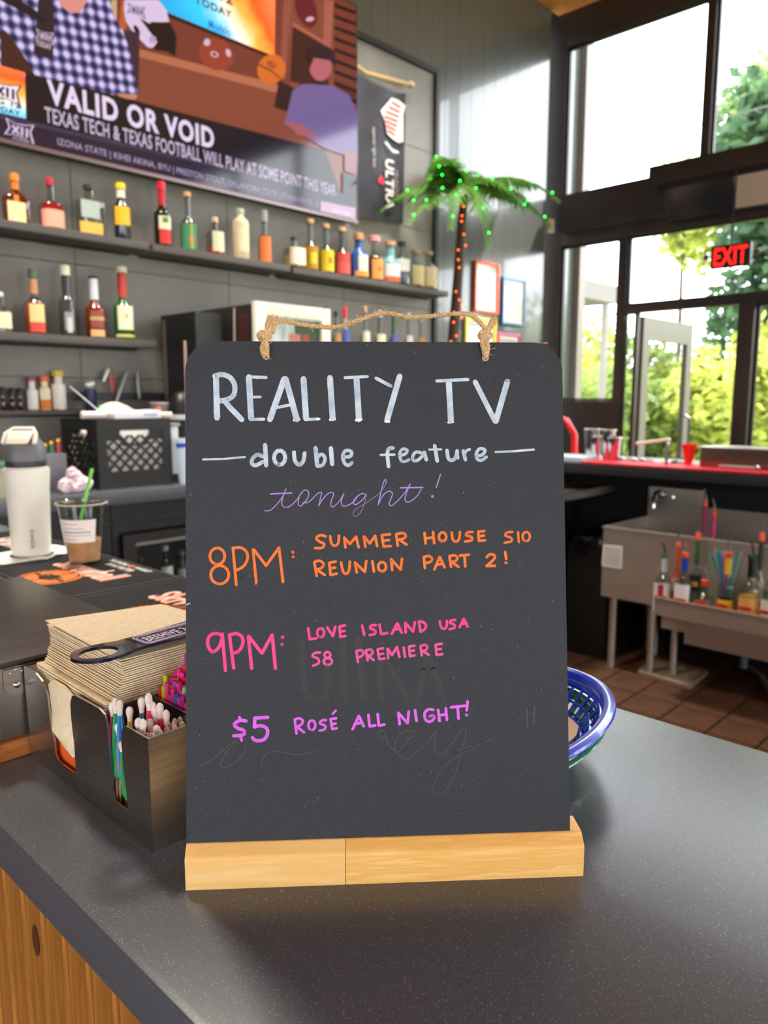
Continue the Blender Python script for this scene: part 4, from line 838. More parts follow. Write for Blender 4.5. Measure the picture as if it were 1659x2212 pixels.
basket(ZB+.0006, ZB+.036, .965, '#1f8a58', 'green oval plastic basket nested underneath the blue one', .0034)
basket(ZB+.0065, ZB+.050, 1.0, '#1c3fd8', 'blue oval plastic food basket right of the chalkboard, nested in a green one', .0062)
b = MB(); K = 28; V = []
for rr, zz in ((.0001, .006), (.35, .006), (.58, .007), (.70, .016), (.74, .027)):
    for k in range(K): a = 2*pi*k/K; wv = 1+.05*math.sin(a*5+.7)*(rr > .5); V.append((bc.x+RA*rr*wv*math.cos(a), bc.y+RB*rr*wv*math.sin(a), ZB+.004+zz+(.003*math.sin(a*4) if rr > .65 else 0)))
b.add(V, [(i*K+k, i*K+(k+1) % K, (i+1)*K+(k+1) % K, (i+1)*K+k) for i in range(4) for k in range(K)])
o = b.build('basket_liner', mat('#ecd2b8', .7)); tag(o, 'tan paper liner inside the blue basket', 'paper liner')

# ================================================================== BACK WALL: SHELVES, BOTTLES, TV
M_SHELF = mat('#55504d', .5, 0, .4)
def shelf(x0, x1, y0, z, th, lab):
    t = thing('wall_shelf', ((x0+x1)/2, Y1-.06, z-th), lab, 'shelf')
    MB().box(x0, x1, y0, Y1-.0525, z-th, z).build('board', M_SHELF, t, bevel=.006)
    MB().box(x0+.02, x1-.02, Y1-.062, Y1-.0525, z-th-.008, z-th-.0005).build('wall_cleat', M_BLACKF, t); return t
shelf(.55, 1.865, 3.28, 2.11, .034, 'left section of the upper dark shelf, holding four bottles in view')
shelf(1.885, 2.69, 3.28, 2.108, .034, 'middle section of the upper dark shelf under the television')
shelf(2.71, 4.02, 3.28, 2.104, .034, 'right section of the upper dark shelf, reaching the palm')
shelf(.55, 1.885, 3.28, 1.672, .034, 'lower left dark shelf with five bottles')
shelf(.80, 1.60, 3.38, 1.355, .02, 'small short black shelf with bitters bottles')
shelf(2.66, 3.9, 3.16, 1.60, .03, 'lower right shelf behind the chalkboard with liqueur bottles')

def bottle(name, lab, cat, group, c, H, W, body, cap, label, neck=.30, shoulder=.14, sq=2, ey=1, fill=None, capc=.12, wrap=None, lab_z=(.12, .55), lab2=None, capr=1.0, la=1.05, face=None, nr=.28):
    """c base centre, H height, W width; body material; cap / label colours"""
    c = Vector(c); t = thing(name, c, lab, cat, group); r = W/2; zn = H*(1-neck); zs = zn-H*shoulder; rn = max(.0095, r*nr)
    prof = [(r*.92, 0), (r, H*.02), (r, zs), (r*.93, zs+(zn-zs)*.3), (r*.6, zs+(zn-zs)*.72), (rn*1.05, zn), (rn, zn+H*.03), (rn, H*(1-capc)+.004), (.001, H*(1-capc)+.005)]
    seg = 20 if sq < 3 else 24
    MB().lathe(c+Vector((0, 0, .0008)), prof, seg, sq=sq, ey=ey).build('glass_body', body, t)
    if fill:
        fz, fm = fill; q = .94; pf = [(r*.88, H*.012), (r*q, H*.03)]+([(r*q, min(fz*H, zs)), (.001, min(fz*H, zs)+.001)] if fz*H <= zs else [(r*q, zs), (r*.86, zs+(zn-zs)*.3), (r*.62, zs+(fz*H-zs)*.8), (.001, zs+(fz*H-zs)*.82)])
        MB().lathe(c+Vector((0, 0, .001)), pf, seg, sq=sq, ey=ey).build('liquid', fm, t)
    MB().lathe(c, [(rn*1.25*capr, H*(1-capc)+.0055), (rn*1.25*capr, H-.003), (rn*1.05*capr, H), (.001, H)], 14).build('stopper', mat(cap, .4), t)
    if wrap: MB().lathe(c, [(rn+.0012, zn+H*.04), (rn+.0012, H*(1-capc)+.003)], 14, cap=False).build('neck_wrap', mat(wrap, .4), t)
    fa = face if face is not None else -pi/2-.18
    for q, (cl_, z0, z1, a_) in enumerate([(label, lab_z[0], lab_z[1], la)]+(lab2 or [])):
        if cl_ is None: continue
        MB().lathe(c, [(r*1.0+.0008+.0004*q, H*z0), (r*1.0+.0008+.0004*q, H*z1)], 14, sq=sq, ey=ey+.02, a0=fa-a_, a1=fa+a_, cap=False).build('label' if q == 0 else 'label_patch', mat(cl_, .55), t)
    return t
gl = lambda h, r=.12, s=.6: mat(h, r, 0, s, coat=.4)
AMB, RED, GRN, BLK, BRN = gl('#4a1e08'), gl('#8e2018'), gl('#0f5a22'), gl('#10140f'), gl('#7a3a12')
WHI = mat('#d8b070', .2); OLI = mat('#c88a2a', .2)
UP = [ # px centre, base px, top px, width px, kwargs
 (37, 475, 377, 56, dict(lab='dark amber square liqueur bottle with orange cap, first on the upper shelf', body=AMB, cap='#e8862a', label='#f3d9a0', sq=4, ey=.6, neck=.36, wrap='#e07a28', lab_z=(.03, .42), la=.62, lab2=[('#e07a28', .42, .55, .18)], capc=.18)),
 (113, 488, 386, 52, dict(lab='bottle with raspberry red cap and pale pink label over red liquid', body=CLEAR, fill=(.46, gl('#a3141c')), cap='#b8243a', label='#eda88e', neck=.44, shoulder=.10, lab_z=(.02, .36), la=1.2, capc=.17, sq=3)),
 (196, 500, 400, 58, dict(lab='square clear gin bottle with black cap and a gold band at its foot', body=CLEAR, cap='#35383a', label='#aab6b0', sq=5, ey=.6, neck=.30, shoulder=.05, lab_z=(.32, .66), lab2=[('#e6b450', .02, .24, .75)], la=.6, capc=.12, nr=.3)),
 (265, 508, 397, 35, dict(lab='slim dark bottle with bright yellow cap and yellow label', body=gl('#1a2836'), cap='#f0d020', label='#f0b81c', neck=.30, lab_z=(.26, .58), la=1.3, wrap='#e6e2d0', capc=.13, nr=.5)),
 (353, 523, 394, 36, dict(lab='dark vermouth bottle with red cap and cream, green and red label', body=BLK, cap='#d8203a', label='#d02c30', neck=.40, shoulder=.10, lab_z=(.04, .30), la=.75, wrap='#c02034', lab2=[('#e8dcc0', .26, .46, .8), ('#3c8a3a', .36, .44, .35)], capc=.15, nr=.4)),
 (408, 533, 416, 33, dict(lab='cork-topped bottle with green label, sixth on the upper shelf', body=CLEAR, fill=(.5, gl('#30180c')), cap='#d2a070', label='#3f8a5c', neck=.42, lab_z=(.02, .46), la=1.3, lab2=[('#d84a3a', .10, .24, .28), ('#b8b83a', .02, .46, .1)], capc=.10, nr=.38)),
 (466, 543, 470, 38, dict(lab='small round clear bottle with wooden stopper and cream label', body=CLEAR, fill=(.2, gl('#c8482a')), cap='#e0bfa0', label='#e0dcb8', neck=.34, lab_z=(.08, .60), la=.7, capc=.16)),
 (521, 555, 452, 33, dict(lab='cream ceramic bottle standing in the middle of the upper shelf', body=mat('#e0cfa6', .4), cap='#b8c8b0', label='#efe0b4', neck=.16, shoulder=.12, lab_z=(.15, .6), la=.7, capc=.10, nr=.4)),
 (572, 562, 455, 25, dict(lab='slim bottle filled with bright orange, with a tall glass stopper', body=CLEAR, fill=(.52, mat('#e8783a', .3)), cap='#9aa0a4', label='#e8783a', neck=.42, lab_z=(.02, .5), la=1.2, capc=.24, nr=.45)),
 (636, 574, 512, 38, dict(lab='short clear bottle with dark stopper and pale cream label', body=CLEAR, fill=(.4, WHI), cap='#4a3a32', label='#e8e4c4', neck=.30, lab_z=(.08, .62), la=.9, capc=.14, sq=3)),
 (671, 584, 474, 28, dict(lab='cork-topped bottle with dark gold label, first of the three colourful ones', body=CLEAR, fill=(.4, OLI), cap='#d0a878', label='#b8860e', neck=.44, lab_z=(.02, .46), la=1.4, lab2=[('#e6c81c', .12, .34, .5)], capc=.10, nr=.4)),
 (705, 591, 485, 28, dict(lab='cork-topped bottle with bright yellow label and a red dot', body=CLEAR, fill=(.4, OLI), cap='#d0a878', label='#dcc81a', neck=.44, lab_z=(.02, .46), la=1.4, lab2=[('#d8642a', .18, .30, .25)], capc=.10, nr=.4)),
 (739, 597, 492, 29, dict(lab='cork-topped bottle with red label, third of the three colourful ones', body=CLEAR, fill=(.4, RED), cap='#d0a878', label='#cc4640', neck=.44, lab_z=(.02, .46), la=1.4, lab2=[('#e05850', .02, .26, 1.3)], capc=.10, nr=.4)),
 (775, 604, 504, 34, dict(lab='blue bottle with a white diamond label and orange foot', body=gl('#2f5a9e'), cap='#c89660', label='#f0e6cc', neck=.36, lab_z=(.14, .50), la=.6, lab2=[('#eaa040', .02, .14, 1.0)], capc=.17, nr=.42)),
 (809, 610, 510, 30, dict(lab='amber bottle with pink round stopper and orange label', body=CLEAR, fill=(.5, BRN), cap='#e89aa0', label='#e8984a', neck=.38, lab_z=(.02, .46), la=.9, lab2=[('#d84a3a', .2, .28, .2)], capc=.15, capr=1.35, nr=.4)),
 (843, 614, 522, 33, dict(lab='aqua glass bottle with cork and white and red label', body=gl('#6fa8a8'), cap='#c8986a', label='#e6e4dc', neck=.38, lab_z=(.14, .44), la=1.2, lab2=[('#e2603c', .02, .14, 1.2)], capc=.12, nr=.45)),
 (868, 618, 522, 26, dict(lab='clear slim bottle with black stopper and white label, blue below', body=CLEAR, fill=(.3, mat('#5a7a98', .2)), cap='#2a2c30', label='#e8e6dc', neck=.36, lab_z=(.30, .58), la=1.3, capc=.12, nr=.42)),
 (897, 620, 540, 29, dict(lab='clear bottle with straw-yellow label, second from the right end', body=CLEAR, fill=(.3, WHI), cap='#b89878', label='#dccf94', neck=.34, lab_z=(.06, .56), la=1.0, capc=.12, nr=.4)),
 (925, 622, 543, 28, dict(lab='clear bottle with cream label at the right end of the upper shelf', body=CLEAR, fill=(.3, WHI), cap='#b89878', label='#e8d8a8', neck=.34, lab_z=(.06, .56), la=1.0, capc=.12, nr=.4))]
def place_row(rows, y, z, group, cat='bottle', face=None):
    for px, pb, pt, pw, kw in rows:
        c = PY(px, pb, y); top = PY(px, pt, y); a = PY(px-pw/2, (pb+pt)/2, y); q = PY(px+pw/2, (pb+pt)/2, y)
        W = (q-a).length*.88*(1.12 if kw.get('ey') else 1); k = dict(kw); lab = k.pop('lab')
        bottle('liquor_bottle', lab, cat, group, (c.x, y, z), top.z-z, W, k.pop('body'), k.pop('cap'), k.pop('label'), face=face, **k)
place_row(UP, 3.345, 2.1105, 'liquor bottles on the upper shelf')
LO = [(6, 716, 632, 42, dict(lab='bottle with glass stopper and cream label at the left picture edge', body=CLEAR, fill=(.45, BRN), cap='#cfcac0', label='#f1e2ba', neck=.34, lab_z=(.1, .5), la=1.1, capc=.14, sq=3)),
 (79, 717, 582, 50, dict(lab='clear whiskey bottle with green cap and oval cream label', body=CLEAR, fill=(.46, gl('#c0481a')), cap='#4a6a52', label='#eccf8c', neck=.42, lab_z=(.18, .46), la=.75, lab2=[('#d84a34', .03, .18, .75)], capc=.16, wrap='#c08a60', nr=.36)),
 (148, 719, 574, 37, dict(lab='clear bottle with cream neck and silver-grey printed figure', body=gl('#39403f'), cap='#e8e6cc', label='#8e9290', neck=.42, shoulder=.10, lab_z=(.08, .34), la=.6, capc=.16, nr=.5, lab2=[('#c9ccc8', .05, .26, .3)])),
 (208, 726, 598, 44, dict(lab='amber whiskey bottle with black top, white neck and maroon label', body=gl('#6a2810'), cap='#26262a', label='#96453c', neck=.42, lab_z=(.16, .44), la=.75, wrap='#cfd6dc', capc=.05, nr=.42, lab2=[('#eeb274', .02, .13, .8), ('#b8a068', .28, .34, .8)])),
 (269, 727, 577, 44, dict(lab='green glass whiskey bottle with cream label and red neck', body=GRN, cap='#d8d0b8', label='#efe5c6', neck=.46, shoulder=.12, lab_z=(.13, .46), la=.9, wrap='#c03a2c', capc=.10, nr=.42, lab2=[('#d8a24a', .30, .34, .15), ('#d8cc70', .03, .07, 1.2)]))]
place_row(LO, 3.345, 1.6725, 'liquor bottles on the lower left shelf')
BT = [(72, 884, 814, 25, dict(lab='small bitters bottle with purple cap and white label', body=mat('#e4e0d8', .4), cap='#93406e', label='#f0efe8', neck=.34, shoulder=.08, lab_z=(.05, .60), la=1.5, capc=.17, nr=.6, capr=1.2)),
 (99, 884, 813, 26, dict(lab='small bitters bottle with orange cap and cream and orange label', body=mat('#ecdfc0', .4), cap='#f0651e', label='#f0e6cc', neck=.30, shoulder=.08, lab_z=(.30, .62), la=1.5, lab2=[('#ea8a2a', .03, .32, 1.5)], capc=.19, nr=.6, capr=1.15)),
 (129, 884, 801, 32, dict(lab='small bitters bottle with yellow cap and tall white paper label', body=mat('#e2ddd0', .5), cap='#dcc01e', label='#eeeade', neck=.32, shoulder=.06, lab_z=(.03, .66), la=1.7, capc=.17, nr=.6, capr=1.2))]
place_row(BT, 3.42, 1.3555, 'bitters on the small shelf')
DR = [(8, 883, 836, 15, dict(lab='brown dropper bottle, leftmost on the small shelf', body=gl('#3c2018'), cap='#1c1a1c', label=None, neck=.5, capc=.42, nr=.5)),
      (28, 883, 838, 15, dict(lab='brown dropper bottle, middle one of the three droppers', body=gl('#3c2018'), cap='#1c1a1c', label=None, neck=.5, capc=.42, nr=.5)),
      (45, 883, 838, 14, dict(lab='brown dropper bottle beside the purple-capped bitters', body=gl('#3c2018'), cap='#1c1a1c', label=None, neck=.5, capc=.42, nr=.5))]
place_row(DR, 3.42, 1.3555, 'dropper bottles on the small shelf')
RB_ = [(703, 663, 22, dict(lab='dark-stoppered bottle standing left behind the white framed fridge', body=CLEAR, cap='#26282c', label='#c8c4b8')),
 (726, 672, 24, dict(lab='clear bottle with dark stopper right of the white framed fridge', body=CLEAR, cap='#26282c', label='#b08850')),
 (745, 662, 23, dict(lab='bottle with a tall bright red cap and violet-blue label', body=CLEAR, cap='#d8242c', label='#5a5ac0', capc=.22, wrap='#b4bcc4')),
 (788, 662, 26, dict(lab='clear bottle with pale wooden stopper, under the arch of the twine', body=CLEAR, cap='#c89870', label='#dad8c4')),
 (820, 672, 32, dict(lab='wide clear bottle with cream label behind the middle of the twine', body=CLEAR, cap='#d8cfb8', label='#e6e0c0')),
 (850, 672, 26, dict(lab='green glass bottle behind the twine', body=GRN, cap='#1f6a30', label='#5a64a8')),
 (882, 676, 26, dict(lab='clear round-shouldered bottle right of the green one', body=CLEAR, cap='#c8ccd0', label='#d8d4c8')),
 (908, 684, 28, dict(lab='bottle of amber liquor nearest the palm trunk', body=CLEAR, cap='#9aa0a4', label='#c08a3a', fill=(.3, BRN)))]
for px, pt, pw, kw in RB_:
    k = dict(kw); top = PY(px, pt, 3.3); W = pw/1650*4.35
    bottle('liquor_bottle', k.pop('lab'), 'bottle', 'bottles on the lower right shelf', (top.x, 3.3, 1.6005), top.z-1.60, W*.85, k.pop('body'), k.pop('cap'), k.pop('label'), neck=.42, lab_z=(.15, .58), la=1.0, nr=.38, **k)

# ------------------------------------------------------------------ television
TX0, TX1, TZ0, TZ1, TY = 1.16, 3.262, 2.425, 3.60, 3.352
tv = thing('television', ((TX0+TX1)/2, 3.4, TZ0), 'large wall television showing a sports talk show, above the bottle shelf', 'television')
MB().box(TX0, TX1, TY+.002, TY+.045, TZ0, TZ1).build('housing', mat('#1a1a1c', .4), tv, bevel=.003)
MB().box(TX0+.3, TX1-.3, TY+.046, Y1-.053, TZ0+.3, TZ1-.3).build('wall_mount', M_BLACK, tv)
MB().box(TX0, TX1, TY-.004, TY+.0015, TZ0-.003, TZ0+.012).build('bottom_bezel', mat('#8f7f84', .3, .6), tv)
MB().box(TX1-.007, TX1, TY-.004, TY+.0015, TZ0+.0125, TZ1).build('side_bezel', mat('#2a2a2e', .3), tv)
MB().box(TX0, TX1-.0075, TY-.004, TY+.0015, TZ1-.007, TZ1).build('top_bezel', mat('#2a2a2e', .3), tv)
SC = [0]; EM = 1.0
def emm(hexc, e=None):
    key = 'e'+hexc
    if key in MC: return MC[key]
    m, N, L, P = fresh('screen_'+hexc.strip('#')); P.inputs['Base Color'].default_value = (.004, .004, .004, 1); P.inputs['Roughness'].default_value = .09
    P.inputs['Emission Color'].default_value = lin(hexc); P.inputs['Emission Strength'].default_value = .72; P.inputs['Specular IOR Level'].default_value = .5; MC[key] = m; return m
def scr(pts, col, name='screen_shape', px=True, lab=None, m=None):
    SC[0] += 1; yy = TY-.0006-.00012*SC[0]
    P = [PY(*p, TY) if px else Vector((p[0], TY, p[1])) for p in pts]
    P = [Vector((min(max(p.x, TX0+.002), TX1-.008), yy, min(max(p.z, TZ0+.013), TZ1-.008))) for p in P]
    return MB().add(P, [list(range(len(P)))]).build(name, m or emm(col), tv, smooth=False, label=lab)
scr([(TX0, TZ0), (TX1, TZ0), (TX1, TZ1), (TX0, TZ1)], '#70382c', 'screen', px=False)
wd = fresh('screen_wood'); 
scr([(300, -60), (1000, 60), (800, 520), (300, 400)], '#7c4030')
scr([(262, -20), (270, 110), (560, 185), (625, 215), (625, -20)], '#6e352b')
scr([(296, 105), (560, 172), (620, 188), (620, 208), (560, 190), (296, 122)], '#a86448')
scr([(262, 0), (256, 62), (272, 66), (276, 0)], '#a8552e'); scr([(240, 0), (240, 40), (252, 48), (252, 0)], '#b89a78')
# wall shelving at the right of the picture
scr([(612, 0), (604, 170), (616, 175), (630, 0)], '#8a4a3c'); scr([(700, 0), (698, 110), (714, 115), (720, 0)], '#9a5648')
scr([(632, 48), (702, 90), (702, 96), (632, 56)], '#a05a48'); scr([(632, 58), (700, 98), (712, 200), (626, 175)], '#3a1a18')
for k in range(9):
    y = -8+k*24; scr([(722, y), (780, y+22), (779, y+38), (721, y+15)], '#6c3026' if k < 8 else '#54261f'); scr([(721, y+15), (779, y+38), (779, y+46), (721, y+23)], '#120a10')
# picture in picture: sunset logo card
def grad_mat(name, stops, rot=0, sc=(1, 1, 1), off=(0, 0, 0), dist=0, e=1):
    m, N, L, P = fresh(name); t = N.new('ShaderNodeTexCoord'); mp = N.new('ShaderNodeMapping'); mp.inputs['Location'].default_value = off; mp.inputs['Scale'].default_value = sc
    mp.inputs['Rotation'].default_value = (0, rot, 0); L.new(t.outputs['Object'], mp.inputs[0]); n = N.new('ShaderNodeTexNoise'); n.inputs['Scale'].default_value = 6; n.inputs['Detail'].default_value = 4
    L.new(t.outputs['Object'], n.inputs[0]); s = N.new('ShaderNodeVectorMath'); s.operation = 'DOT_PRODUCT'; s.inputs[1].default_value = sc; L.new(t.outputs['Object'], s.inputs[0])
    a0 = N.new('ShaderNodeMath'); a0.operation = 'ADD'; a0.inputs[1].default_value = off[0]; L.new(s.outputs['Value'], a0.inputs[0])
    a = N.new('ShaderNodeMath'); a.operation = 'MULTIPLY_ADD'; L.new(n.outputs[0], a.inputs[0]); a.inputs[1].default_value = dist; L.new(a0.outputs[0], a.inputs[2])
    r = ramp(N, stops); L.new(a.outputs[0], r.inputs[0]); L.new(r.outputs[0], P.inputs['Emission Color']); P.inputs['Emission Strength'].default_value = e
    P.inputs['Base Color'].default_value = (.004, .004, .004, 1); P.inputs['Roughness'].default_value = .1; return m
c0 = PY(330, 0, TY); c1 = PY(592, 120, TY); oz = wloc(tv)
gst = [(.0, lin('#1f8fc0')), (.30, lin('#2aa8d8')), (.45, lin('#9fd0e0')), (.55, lin('#f0d8b8')), (.68, lin('#f0a040')), (.85, lin('#e0501c')), (1, lin('#f07040'))]
def grad_between(pa, pb, va, vb, dist):   # gradient value va at pa, vb at pb (photo points on the screen)
    a = PY(*pa, TY)-oz; q = PY(*pb, TY)-oz; d = q-a; d.y = 0; k = (vb-va)/d.length_squared; g = d*k
    return dict(sc=tuple(g), off=(va-g.dot(a)-.5*dist, 0, 0), dist=dist)
GM = grad_mat('sunset_card', gst, **grad_between((420, 75), (560, 20), .12, .86, .35))
scr([(330, -60), (345, 10), (357, 26), (592, 122), (594, -60)], '#2aa8d8', 'screen_card', m=GM, lab='glowing blue and orange show card on the screen')
scr([(340, 14), (357, 27), (592, 123), (592, 129), (352, 33)], '#281410')
def stext(txt, bl, br, hgt, col, bold=.02, lab=None, name='screen_text'):
    """bl/br baseline ends in photo pixels, hgt cap height in metres"""
    SC[0] += 1; a = PY(*bl, TY); q = PY(*br, TY); z = (a.z+q.z)/2
    return text_on(txt, name, emm(col), tv, (a.x, TY-.0006-.00012*SC[0], z), (q.x-a.x, 0, 0), (0, 0, hgt), bold, lab)
stext('BIG 12', (402, -24), (502, 8), .050, '#241a14', .03); stext('TODAY', (420, 12), (500, 37), .036, '#2a2018', .03); stext('Modelo', (450, 62), (497, 80), .040, '#3a5fae', .01)
# balls, helmet
def ell(cx, cy, rx, ry, col, rot=0, n=24, **k):
    return scr([(cx+rx*math.cos(a)*math.cos(rot)-ry*math.sin(a)*math.sin(rot), cy+rx*math.cos(a)*math.sin(rot)+ry*math.sin(a)*math.cos(rot)) for a in [2*pi*i/n for i in range(n)]], col, **k)
ell(466, 118, 40, 33, '#8e3a2e', .55); ell(446, 92, 7, 8, '#c8a8b8'); ell(492, 115, 5, 9, '#c8a8b8', -.3); ell(462, 118, 9, 6, '#d8b0b0', .4); ell(462, 118, 6, 3.5, '#5a2a3a', .4)
ell(585, 150, 30, 33, '#c86428', .5); scr([(557, 138), (585, 152), (612, 176), (612, 179), (585, 156), (556, 141)], '#5a2410'); ell(585, 140, 12, 7, '#9a4a20', .6)
ell(660, 20, 22, 42, '#5e1c24', -.3); ell(668, 42, 9, 5, '#c8a0a8', -.2)
scr([(268, 0), (266, 20), (270, 45), (280, 62), (300, 85), (318, 103), (328, 104), (338, 92), (330, 80), (322, 62), (326, 50), (364, 48), (358, 22), (340, 0)], '#c9b4d0', lab='white football helmet on the screen')
scr([(300, 40), (322, 52), (326, 48), (366, 50), (380, 80), (378, 122), (360, 112), (330, 108), (340, 92), (328, 78)], '#1c1014'); ell(294, 66, 5, 12, '#1c1014', -.5); ell(328, 86, 8, 8, '#a890b0')
def xii(cx, cy, s, fg, bgc, ring=True):
    sh = [(-1, -.85), (-.3, -.55), (.45, -.6), (1.05, -.75), (.8, -.1), (1.05, .95), (.3, .55), (-.4, .45), (-1.1, .55), (-.75, -.1)]
    tilt = .22
    def tp(k): return [(cx+x*s*k, cy+(y*s*.85+x*s*tilt)*k) for x, y in sh]
    if ring: scr(tp(1.18), fg)
    scr(tp(1.0), bgc)
    for (xa, ya, xb, yb) in ((-.6, -.4, -.05, .35), (-.05, -.4, -.6, .35), (.2, -.42, .2, .42), (.6, -.38, .6, .5)):
        dx, dy = xb-xa, yb-ya; l = math.hypot(dx, dy); nx, ny = -dy/l*.1, dx/l*.1
        scr([(cx+(x)*s, cy+(y*.85+x*tilt)*s) for x, y in ((xa+nx, ya+ny), (xb+nx, yb+ny), (xb-nx, yb-ny), (xa-nx, ya-ny))], fg)
xii(293, 24, 16, '#2a2030', '#bca6c8')
# presenter in a checked shirt
ck = fresh('screen_checked_shirt'); m_, N, L, P = ck; t_ = N.new('ShaderNodeTexCoord'); mp = N.new('ShaderNodeMapping'); mp.inputs['Rotation'].default_value = (0, .12, 0); mp.inputs['Scale'].default_value = (1, 1, 1); L.new(t_.outputs['Object'], mp.inputs[0])
sx = N.new('ShaderNodeSeparateXYZ'); L.new(mp.outputs[0], sx.inputs[0]); outs = []
for ax in (0, 2):
    a = N.new('ShaderNodeMath'); a.operation = 'MULTIPLY'; a.inputs[1].default_value = 2*pi/.047; L.new(sx.outputs[ax], a.inputs[0])
    s = N.new('ShaderNodeMath'); s.operation = 'SINE'; L.new(a.outputs[0], s.inputs[0]); outs.append(s)
ad = N.new('ShaderNodeMath'); ad.operation = 'ADD'; L.new(outs[0].outputs[0], ad.inputs[0]); L.new(outs[1].outputs[0], ad.inputs[1])
h_ = N.new('ShaderNodeMath'); h_.operation = 'MULTIPLY_ADD'; h_.inputs[1].default_value = .25; h_.inputs[2].default_value = .5; L.new(ad.outputs[0], h_.inputs[0])
r_ = ramp(N, [(.22, lin('#1a1c3c')), (.42, lin('#5a5484')), (.58, lin('#6a6492')), (.80, lin('#c4b4dc'))]); L.new(h_.outputs[0], r_.inputs[0]); L.new(r_.outputs[0], P.inputs['Emission Color']); P.inputs['Emission Strength'].default_value = .75
P.inputs['Base Color'].default_value = (.004, .004, .004, 1); P.inputs['Roughness'].default_value = .1
scr([(232, 60), (300, 72), (298, 205), (262, 205)], '#3a2432')
scr([(-30, -60), (215, -60), (246, 40), (264, 68), (278, 110), (298, 205), (250, 203), (228, 212), (215, 205), (-30, 150)], '#5a5484', 'screen_shirt', m=m_, lab='navy and white checked shirt of the presenter on the screen')
scr([(125, -10), (128, 12), (150, 30), (172, 28), (186, 5), (188, -10)], '#c88478'); scr([(250, 203), (296, 205), (292, 216), (262, 214)], '#b87860')
scr([(0, 60), (18, 75), (55, 130), (75, 165), (0, 148)], '#3c2018')
scr([(82, -10), (112, -10), (116, 60), (113, 130), (70, 118), (76, 62)], '#2a1c24', lab='microphone on the screen'); scr([(20, -10), (70, 20), (100, 42), (92, 52), (40, 24), (-5, 0)], '#20141c')
xii(95, 80, 16, '#c8b4c8', '#3a2a38'); stext('TODAY', (76, 99), (110, 110), .022, '#c8b0c0', .03)
# second person at the right, in purple
scr([(600, 175), (720, 235), (700, 270), (590, 232)], '#2a1418')
ell(692, 120, 30, 22, '#2a1420', .2); ell(690, 146, 24, 30, '#a85a60'); scr([(668, 108), (720, 112), (724, 150), (712, 132), (676, 126), (666, 150)], '#2a1420')
scr([(630, 196), (655, 182), (716, 186), (752, 206), (771, 245), (770, 345), (700, 322), (612, 268)], '#6a5888', lab='second presenter in a purple shirt on the screen'); scr([(612, 262), (650, 270), (690, 300), (640, 292)], '#9a5458'); scr([(742, 320), (770, 330), (768, 378), (742, 370)], '#8a5258'); scr([(738, 372), (768, 380), (766, 450), (738, 446)], '#14142c')
# lower third graphics
scr([(53, 158), (700, 325), (742, 440), (742, 480), (760, 480), (760, 500), (0, 330), (0, 240), (53, 258)], '#16101a', lab='black caption band across the screen')
scr([(-40, 240), (742, 420), (742, 480), (-40, 312)], '#3a3048'); scr([(-40, 248), (742, 425), (742, 478), (-40, 310)], '#241c2e')
G2_ = grad_mat('sunset_small', gst, **grad_between((20, 245), (20, 155), .35, .9, .25))
scr([(-40, 132), (51, 158), (54, 258), (-40, 236)], '#e08040', 'screen_card', m=G2_, lab='small sunset logo card at the left of the screen')
xii(8, 200, 30, '#2a1a20', '#e8d8e8'); stext('BIG 12', (-30, 224), (42, 232), .022, '#3a2a20', .03); stext('TODAY', (-30, 240), (42, 249), .022, '#3a2a20', .03)
xii(40, 284, 26, '#cbb6d2', '#2a2236'); stext('STUDIOS', (25, 304), (60, 309), .010, '#b8a4c4')
stext('VALID OR VOID', (101, 226), (460, 324), .098, '#d8c6e0', .035, 'headline VALID OR VOID', 'headline_text')
stext('TEXAS TECH & TEXAS FOOTBALL WILL PLAY AT SOME POINT THIS YEAR', (95, 262), (722, 428), .062, '#b8a6c2', .02, 'second line of the caption')
stext("IZONA STATE | KIHEI AKINA, BYU | PRESTON STOUT, OKLAHOMA STATE | ETHAN FANG, O", (122, 314), (685, 455), .036, '#a090b0', .01, 'ticker line of golfers and colleges')
scr([(689, 435), (764, 450), (764, 476), (689, 462)], '#b08aa4'); stext('NETWORK', (715, 458), (755, 465), .012, '#e0c8dc'); 

# ------------------------------------------------------------------ banner
fg = thing('hanging_banner', (3.52, 3.40, 2.5), 'black cloth banner with white lettering and a red striped emblem hanging right of the television', 'banner')
TX = []
def FP_(px, py, off=0): p = PY(px, py, 3.392); return Vector((p.x, 3.392-off, p.z))
b = MB(); nx_, nz_ = 14, 10; V = []
for j in range(nz_+1):
    for i in range(nx_+1):
        u, v = i/nx_, j/nz_; pT = Vector((3.285+u*.455, 0, 3.300-u*.04+(.02*u)-.04*math.sin(pi*u))); pB = Vector((3.285+u*.42, 0, 2.475+.02*u))
        p = pT*(1-v)+pB*v; V.append((p.x, 3.408+.010*math.sin(u*9+v*1.5), p.z))
b.add(V, [(j*(nx_+1)+i, j*(nx_+1)+i+1, (j+1)*(nx_+1)+i+1, (j+1)*(nx_+1)+i) for j in range(nz_) for i in range(nx_)]).build('cloth', noise_mat('banner_cloth', '#1c1d26', '#2a2b35', (2, 2, 2), 3, .6), fg)
MB().tube([(3.27, 3.415, 3.33), (3.40, 3.425, 3.305), (3.765, 3.40, 3.335)], .012, 8).build('wooden_pole', mat('#c8a878', .4), fg); MB().ball((3.775, 3.40, 3.338), .022).build('pole_finial', mat('#c8b88c', .25, .4), fg)
c_ = lambda x, y: (770+x/6.147, 140+y/6.147)
def fpoly(pts, col, off, name='print'): return MB().add([FP_(*c_(*p), off) for p in pts], [list(range(len(pts)))]).build(name, mat(col, .6), fg, smooth=False)
